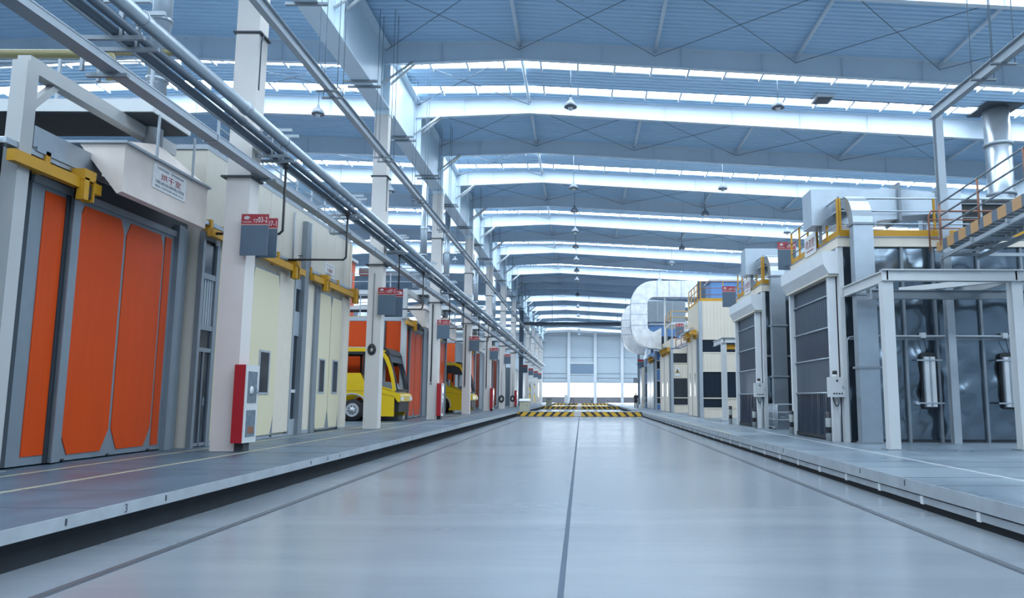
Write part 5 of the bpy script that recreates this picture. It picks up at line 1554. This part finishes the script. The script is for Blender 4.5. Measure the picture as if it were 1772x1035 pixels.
# ------------------------------------------------------------------ transfer tables across the pit
def table(y, depth, label, plate=True):
    t = thing('transfer_table', label, 'transfer table', (0, y, ZP), 'striped transfer tables across the aisle')
    MB().box(EL + 0.06, ER - 0.06, y + 0.02, y + depth, ZP + 0.02, -0.02).build('deck', M['platform'], t)
    MB().box(EL + 0.06, ER - 0.06, y, y + 0.02, ZP + 0.03, -0.03).build('striped_edge', M['hazard'], t)
    MB().box(EL + 0.06, ER - 0.06, y - 0.015, y + 0.06, -0.03, 0.0).build('edge_trim', M['line_y'], t)
    MB().box(EL + 0.06, ER - 0.06, y - 0.01, y + 0.03, ZP, ZP + 0.03).build('skirt', M['black'], t)
    pl = MB(); pl.box(-0.60, -0.02 + 0.0, y - 0.012, y - 0.004, ZP + 0.03, -0.03)
    pl = pl.build('name_plate', M['sign_white'], t)
    if plate:
        text(pl, 'lettering', '平移车轨道', M['ink_red'], (-0.55, y - 0.013, ZP + 0.17), (1, 0, 0), (0, 0, 1), height=0.09, width=0.47)
    b = MB()
    for x in (EL + 0.6, ER - 0.6): b.box(x - 0.25, x + 0.25, y + depth - 0.5, y + depth - 0.02, ZP, ZP + 0.02)
    b.build('wheel_bogie', M['black'], t)
    return t
table(63.45, 3.2, 'nearest striped transfer table with white plate')
table(101.0, 3.0, 'second striped transfer table', False)
table(144.0, 3.0, 'farthest striped transfer table', False)
def stanchion(x, y, h, label, black=False):
    t = thing('barrier_post', label, 'post', (x, y, -0.02), 'thin barrier posts on the transfer tables')
    MB().tube([(x, y, -0.02), (x, y, h)], 0.022, 8).build('post', M['black' if black else 'line_y'], t)
    MB().lathe((x, y, -0.02), [(0.11, 0), (0.11, 0.02), (0.03, 0.03)], 12).build('base', M['black'], t)
    if black: MB().lathe((x, y, h), [(0.03, 0), (0.10, 0.03), (0.10, 0.09), (0.0, 0.11)], 10).build('cap', M['housing'], t)
for i, x in enumerate((-4.3, 1.4, 3.6)):
    stanchion(x, 103.0, 0.9, ['thin black post at the left of the second table', 'thin black post in the middle of the second table', 'thin black post at the right of the second table'][i], True)
for i, x in enumerate((-1.86, -1.45, -0.7, 0.6, 1.3, 1.75)):
    stanchion(x, 66.2, 0.12, '%s short pale stub post from the left on the nearest table' % ORD[i])
t = thing('control_console', 'beige control cabinet with pale top at the left end of the nearest table', 'cabinet', (-4.85, 65, -0.02))
MB().box(-5.22, -4.42, 64.2, 64.8, -0.02, 0.86).build('body', M['beige'], t)
b = MB(); b.prism([(64.12, 0.86), (64.88, 0.86), (64.88, 1.06), (64.2, 0.98)], 'x', -5.28, -4.36); b.build('desk_top', M['housing'], t)
MB().box(-5.15, -4.5, 64.185, 64.2, 0.1, 0.78).build('door', M['beige'], t)
MB().box(-4.6, -4.57, 64.17, 64.185, 0.4, 0.55).build('handle', M['black'], t)
t = thing('control_console', 'small far cabinet at the left of the second table', 'cabinet', (-4.4, 102, -0.02))
MB().box(-4.75, -4.0, 102, 102.5, -0.02, 0.9).build('body', M['beige'], t)
MB().box(-4.85, -3.9, 101.95, 102.55, 0.9, 1.02).build('desk_top', M['grey_steel'], t)
t = thing('control_post', 'slim white control post before the bright gate band', 'post', (-2.4, 120, ZP))
MB().box(-2.45, -2.2, 118, 118.2, ZP, 0.3).build('stand', M['mid_steel'], t)
MB().box(-2.65, -2.05, 117.95, 118.25, 0.3, 1.55).build('box', M['housing'], t)
t = thing('handcart', 'small dark trolley left of the gate centre', 'cart', (-1.6, 122, ZP))
MB().box(-2.0, -1.0, 120, 121.2, 0.0, 0.12).build('bed', M['black'], t)
b = MB(); b.tube([(-1.9, 120.1, 0.1), (-1.7, 120.1, 0.9), (-1.3, 120.1, 0.9), (-1.1, 120.1, 0.1)], 0.05, 8); b.build('handle', M['black'], t)
b = MB()
for x in (-1.9, -1.1):
    for yy in (120.1, 121.0): b.lathe((x, yy, -0.18), [(0.2, -0.04), (0.2, 0.04)], 12, axis='x')
b.build('wheel', M['tyre'], t)
t = thing('sign_post', 'thin pole with tilted white lamp head by the right booths', 'post', (6.6, 84, 0))
MB().tube([(6.75, 90, 0), (6.75, 90, 3.2)], 0.05, 8).build('pole', M['mid_steel'], t)
b = MB(); b.box(6.2, 6.75, 89.9, 90.05, 2.9, 3.5); b.build('head', M['mid_steel'], t)
t = thing('guard_post', 'pale post with white cap beside the walking person', 'post', (6.9, 86, 0))
MB().box(6.95, 7.2, 86.5, 86.75, 0, 4.6).build('post', M['cream_trim'], t)
MB().box(6.85, 7.3, 86.4, 86.85, 1.0, 1.15).build('collar', M['housing'], t)

# ------------------------------------------------------------------ the person walking away
def person(px, py, label):
    root = thing('person', label, 'person', (px, py, 0))
    def skin(name, joints, edges, mt, parent, sub=2):
        me = bpy.data.meshes.new(name)
        me.from_pydata([Vector(p) for p, r in joints], edges, [])
        o = bpy.data.objects.new(name, me); COL.objects.link(o)
        o.parent = parent; o['_w'] = tuple(root['_w'])
        sk = o.modifiers.new('skin', 'SKIN'); sk.use_smooth_shade = True
        for v, (p, r) in zip(me.skin_vertices[0].data, joints):
            v.radius = r if isinstance(r, tuple) else (r, r)
        me.skin_vertices[0].data[0].use_root = True
        ss = o.modifiers.new('sub', 'SUBSURF'); ss.levels = sub; ss.render_levels = sub
        me.materials.append(mt)
        return o
    # body: one continuous figure, mid-stride, seen from behind
    J = [((0, 0, 0.90), (0.12, 0.09)), ((0, 0.0, 1.10), (0.115, 0.085)), ((0, 0.01, 1.30), (0.14, 0.095)), ((0, 0.01, 1.41), (0.075, 0.07)), ((0, 0.02, 1.475), (0.05, 0.052)),
         ((0, 0.035, 1.53), (0.072, 0.085)), ((0, 0.035, 1.60), (0.086, 0.102)), ((0, 0.03, 1.67), (0.075, 0.09)),
         ((-0.175, 0.01, 1.37), 0.058), ((-0.225, -0.03, 1.10), 0.045), ((-0.235, 0.07, 0.88), 0.034), ((-0.235, 0.10, 0.80), (0.032, 0.022)),
         ((0.175, 0.01, 1.37), 0.058), ((0.225, -0.05, 1.10), 0.045), ((0.235, -0.09, 0.87), 0.034), ((0.235, -0.10, 0.79), (0.032, 0.022)),
         ((-0.09, 0.02, 0.84), 0.085), ((-0.095, 0.13, 0.47), 0.058), ((-0.10, 0.16, 0.09), 0.040), ((-0.10, 0.29, 0.035), (0.04, 0.03)),
         ((0.09, -0.01, 0.84), 0.085), ((0.095, -0.03, 0.47), 0.058), ((0.10, -0.25, 0.12), 0.040), ((0.10, -0.15, 0.035), (0.04, 0.03))]
    E = [(0, 1), (1, 2), (2, 3), (3, 4), (4, 5), (5, 6), (6, 7), (2, 8), (8, 9), (9, 10), (10, 11), (2, 12), (12, 13), (13, 14), (14, 15),
         (0, 16), (16, 17), (17, 18), (18, 19), (0, 20), (20, 21), (21, 22), (22, 23)]
    body = skin('body', J, E, M['skin'], root)
    for side, wx, wy in ((-1, -0.235, 0.10), (1, 0.235, -0.10)):
        for i in range(4):
            fx = wx + (i - 1.5) * 0.0 ; fy = wy + (i - 1.5) * 0.019
            skin('finger', [((fx, fy, 0.80), 0.010), ((fx - side * 0.006, fy + 0.004, 0.75), 0.009), ((fx - side * 0.018, fy + 0.01, 0.715 + 0.006 * abs(i - 1.5)), 0.008)], [(0, 1), (1, 2)], M['skin'], body, 1)
        skin('thumb', [((wx - side * 0.01, wy + 0.025, 0.82), 0.011), ((wx - side * 0.03, wy + 0.05, 0.785), 0.010), ((wx - side * 0.032, wy + 0.055, 0.755), 0.008)], [(0, 1), (1, 2)], M['skin'], body, 1)
    # shirt, trousers, shoes and hair follow the body
    skin('shirt', [((0, 0, 0.84), (0.165, 0.135)), ((0, 0, 0.90), (0.165, 0.135)), ((0, 0, 1.10), (0.155, 0.12)), ((0, 0.01, 1.30), (0.185, 0.13)), ((0, 0.01, 1.40), (0.11, 0.095)), ((0, 0.012, 1.455), (0.075, 0.07)),
                   ((-0.18, 0.01, 1.375), 0.082), ((-0.212, -0.012, 1.22), 0.072), ((-0.222, -0.025, 1.12), 0.068), ((0.18, 0.01, 1.375), 0.082), ((0.212, -0.02, 1.22), 0.072), ((0.222, -0.04, 1.12), 0.068)],
         [(0, 1), (1, 2), (2, 3), (3, 4), (4, 5), (3, 6), (6, 7), (7, 8), (3, 9), (9, 10), (10, 11)], M['cloth'], root)
    skin('trousers', [((0, 0, 0.90), (0.155, 0.125)), ((-0.09, 0.02, 0.80), 0.108), ((-0.095, 0.13, 0.47), 0.08), ((-0.10, 0.155, 0.12), 0.07), ((-0.10, 0.16, 0.05), 0.068),
                      ((0.09, -0.01, 0.80), 0.108), ((0.095, -0.03, 0.47), 0.08), ((0.10, -0.23, 0.17), 0.07), ((0.10, -0.26, 0.09), 0.068), ((0, 0, 1.0), (0.14, 0.11))],
         [(9, 0), (0, 1), (1, 2), (2, 3), (3, 4), (0, 5), (5, 6), (6, 7), (7, 8)], M['cloth2'], root)
    for x, y0, z0 in ((-0.10, 0.13, 0.045), (0.10, -0.26, 0.06)):
        skin('shoe', [((x, y0, z0), (0.05, 0.045)), ((x, y0 + 0.10, 0.045), (0.05, 0.042)), ((x, y0 + 0.2, 0.035), (0.042, 0.03))], [(0, 1), (1, 2)], M['black'], root, 1)
    skin('hair', [((0, -0.01, 1.53), (0.07, 0.06)), ((0, 0.005, 1.62), (0.098, 0.10)), ((0, 0.03, 1.69), (0.085, 0.10))], [(0, 1), (1, 2)], M['hair'], root, 1)
    b = MB()
    # face details look towards the far wall
    w = Vector(root['_w'])
    fc = MB()
    for x in (-0.028, 0.028): fc.lathe((w.x + x, w.y + 0.125, 1.60), [(0.010, -0.004), (0.008, 0.004)], 8, axis='y')
    fc.build('eye', M['black'], body)
    ns = MB(); ns.prism([(w.y + 0.11, 1.555), (w.y + 0.155, 1.56), (w.y + 0.12, 1.60)], 'x', w.x - 0.012, w.x + 0.012); ns.build('nose', M['skin'], body)
    mo = MB(); mo.box(w.x - 0.022, w.x + 0.022, w.y + 0.10, w.y + 0.122, 1.525, 1.532); mo.build('mouth', M['ink_red'], body)
    er = MB()
    for s in (-1, 1): er.lathe((w.x + s * 0.086, w.y + 0.02, 1.585), [(0.028, -0.008), (0.03, 0.0), (0.02, 0.008)], 8, axis='x')
    er.build('ear', M['skin'], body)
    return root
person(6.05, 84.0, 'person in dark shirt and trousers walking away on the right platform')

# ------------------------------------------------------------------ tidy up
for o in bpy.data.objects:
    if '_w' in o.keys():
        del o['_w']
